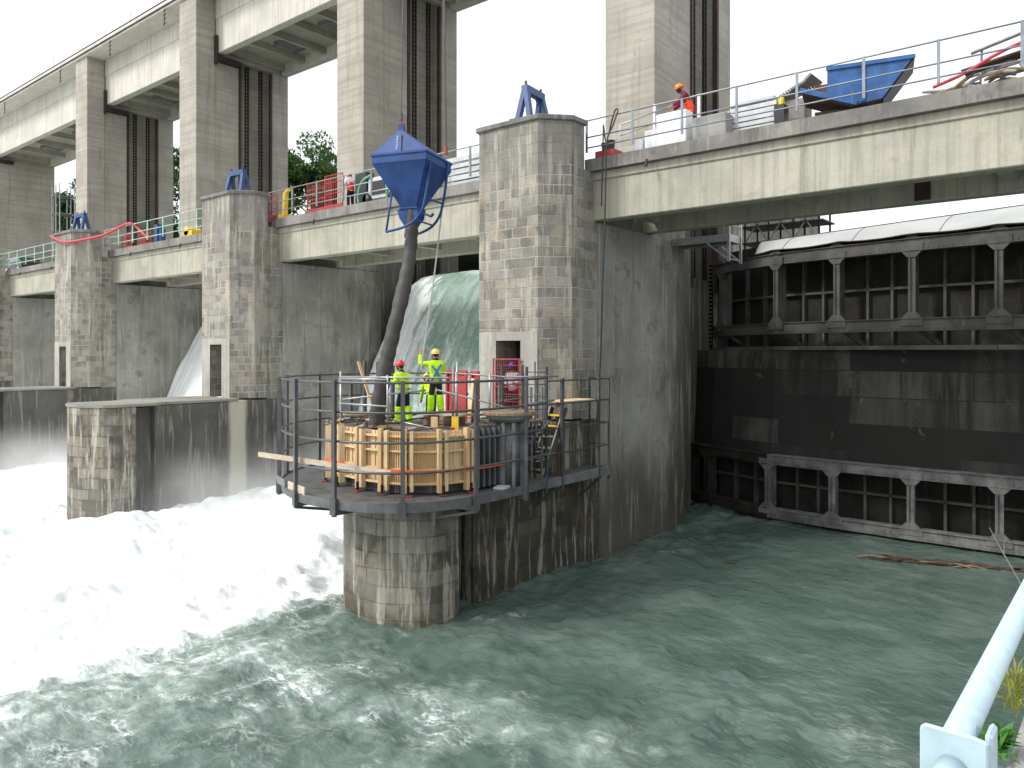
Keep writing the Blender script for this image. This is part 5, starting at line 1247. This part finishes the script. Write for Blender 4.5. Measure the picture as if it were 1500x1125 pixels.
for i, (x, y, z0, h, r, lf_, lb) in enumerate(TR): tree(lb, x, y, z0, h, r, lf_, 40 + i)

# ------------------------------------------------------------------ driftwood, quay railing, weeds
random.seed(5)
for i in range(90):
    x = random.uniform(-7.3, -.6); y = 28.05 + (x + 7.4) * .34 + random.gauss(0, .16); a = random.gauss(.30, .22); L = random.uniform(.25, 1.1)
    obj_(MB().tube(catmull([(x - L / 2 * math.cos(a), y - L / 2 * math.sin(a), .0 + random.uniform(-.02, .04)), (x, y + random.uniform(-.05, .05), .03 + random.uniform(0, .07)), (x + L / 2 * math.cos(a), y + L / 2 * math.sin(a), random.uniform(-.02, .06))], 3), [.012, .02, .03, .034, .03, .022, .012], 6), 'driftwood', ('drift', 'drift', 'oldwood', 'drift', 'brown_steel')[i % 5],
         'piece of wet driftwood in the floating line before the lower gate', 'driftwood', 'floating driftwood by the lower gate')
for i in range(6):
    x = -12.4 + random.uniform(0, 1.6); y = 24.5 + random.uniform(-.2, .4); a = random.uniform(-.4, .6)
    obj_(MB().tube([(x, y, .02), (x + .25 * math.cos(a), y + .25 * math.sin(a), .08), (x + .6 * math.cos(a), y + .6 * math.sin(a), .02)], [.015, .03, .012], 6), 'driftwood', ('rust_in', 'drift')[i % 2], 'reddish driftwood stick floating alone near the pier wall', 'driftwood', 'floating driftwood by the pier wall')
qr = thing('quay_railing', 'pale blue tubular railing with bracket plate in the near corner', 'railing', (-.3, 3, 5.35)); inv = Matrix.Translation(-qr.location)
def ab(m, name, mat, smooth=False, bevel=0, par=qr):
    o = m.build(name, mat, None, smooth, bevel); o.parent = par; o.matrix_parent_inverse = inv if par is qr else Matrix.Identity(4); return o
ab(MB().tube([(-.30, 1.80, 6.205), (-.30, 12, 6.19)], .030, 24), 'top_rail', 'rail_blue', True)
pl = [(-.366, 5.9), (-.366, 6.212)] + [(-.366 + .012 * (1 - math.cos(a)), 6.212 + .014 * math.sin(a)) for a in (.5, 1.0, 1.57)] + [(-.275, 6.226), (-.242, 6.220), (-.242, 5.9)]
ab(MB().slab([(x, 1.79, z) for x, z in pl], (0, .012, 0)), 'bracket_plate', 'rail_blue', False, .004)
ab(MB().box(-.250, -.236, 1.80, 1.87, 5.9, 6.234), 'bracket_flange', 'rail_blue', False, .006)
ab(MB().tube([(-.305, 1.79, 6.150), (-.31, 1.74, 6.14), (-.33, 1.2, 6.0)], .030, 20), 'lower_pipe', 'rail_blue', True)
ab(MB().box(-.34, -.27, 1.805, 1.86, 5.35, 5.95), 'post', 'rail_blue')
for y in (4.6, 7.4, 10.2): ab(MB().box(-.33, -.27, y - .03, y + .03, 5.35, 6.18), 'post', 'rail_blue')
ab(MB().tube([(-.245, 1.87, 5.78), (-.245, 12, 5.78)], .022, 16), 'mid_rail', 'rail_blue', True)
def plant(name, label, x, y, z, n, L, mat, seed, wd=.012, stems=3):
    rg_ = random.Random(seed); m = MB()
    for i in range(n):
        a = rg_.uniform(0, 6.28); el = rg_.uniform(.35, 1.35); l = L * rg_.uniform(.6, 1.1); bz = rg_.uniform(0, L * .7)
        d = Vector((math.cos(a) * math.cos(el), math.sin(a) * math.cos(el), math.sin(el))); b0 = Vector((x + rg_.uniform(-.03, .03), y + rg_.uniform(-.06, .06), z + bz)); s_ = d.cross(Vector((0, 0, 1))).normalized() * wd
        p1 = b0 + d * l * .5 + Vector((0, 0, .01)); p2 = b0 + d * l + Vector((0, 0, -l * .18))
        m.add([b0, p1 - s_, p2, p1 + s_, p1 + Vector((0, 0, -.004))], [(0, 1, 4), (1, 2, 4), (2, 3, 4), (3, 0, 4)])
    for i in range(stems): m.tube([(x, y, z - .25), (x + rg_.uniform(-.03, .03), y + rg_.uniform(-.03, .03), z + L * .7)], .004, 5)
    return obj_(m, name, mat, label, 'plant')
plant('weed_plant', 'bright green leafy weed growing at the quay edge under the pale railing', -.475, 3.72, 5.33, 60, .12, 'weed', 3, .016, 0)
plant('weed_plant', 'yellowish fine weed behind the leafy one at the quay edge', -.47, 4.15, 5.36, 80, .19, 'weedy', 4, .006, 0)
for i, (x, lb) in enumerate(((-55.6, 'small yellow green weed tuft on the far guide wall top'), (-56.6, 'second weed tuft on the far guide wall top, toward its end'))):
    plant('weed_plant', lb, -54.0 - i * .9, 14.0 - i * 1.2, 4.85, 40, .6, 'weedy', 11 + i, .05)
obj_(MB().tube([(-.17, 3.8, 5.34), (-.29, 3.65, 5.92), (-.37, 3.58, 6.09), (-.435, 3.53, 6.235), (-.47, 3.5, 6.32)], [.004, .0035, .003, .0024, .0012], 6).tube([(-.427, 3.535, 6.215), (-.424, 3.53, 6.275)], [.0018, .0008], 5), 'bare_twig', 'tarp', 'bare grey twig sticking up beyond the pale railing', 'twig')

# ------------------------------------------------------------------ spray at the foot of the falls
def mistmat():
    m = bpy.data.materials.new('white spray'); m.use_nodes = True; t = m.node_tree; t.nodes.clear()
    g = G.__new__(G); g.m = m; g.t = t
    out = t.nodes.new('ShaderNodeOutputMaterial'); v = t.nodes.new('ShaderNodeVolumePrincipled')
    t.links.new(v.outputs[0], out.inputs['Volume']); v.inputs['Color'].default_value = (1, 1, 1, 1); v.inputs['Anisotropy'].default_value = .2
    p = g.pos(); x, y, z = g.sep(p)
    n = g.ramp(g.noise(p, .35, 3, .55), .36, .66, .15, 1.0)
    f = g.math('MULTIPLY', g.ramp(z, 3.4, -.2, 0, 1), g.ramp(x, -18.8, -22.5, 0, 1))
    f = g.math('MULTIPLY', f, g.ramp(y, 11.5, 17.0, 0, 1))
    g.put(v.inputs['Density'], g.math('MULTIPLY', g.math('MULTIPLY', f, n), .20))
    return m
M['mist'] = mistmat()
tag(MB().box(-70, -18.8, 11, 31, -.4, 3.5).build('spray_mist', 'mist'), 'thin white spray drifting over the foaming tailwater below the falls', 'spray', kind='stuff')
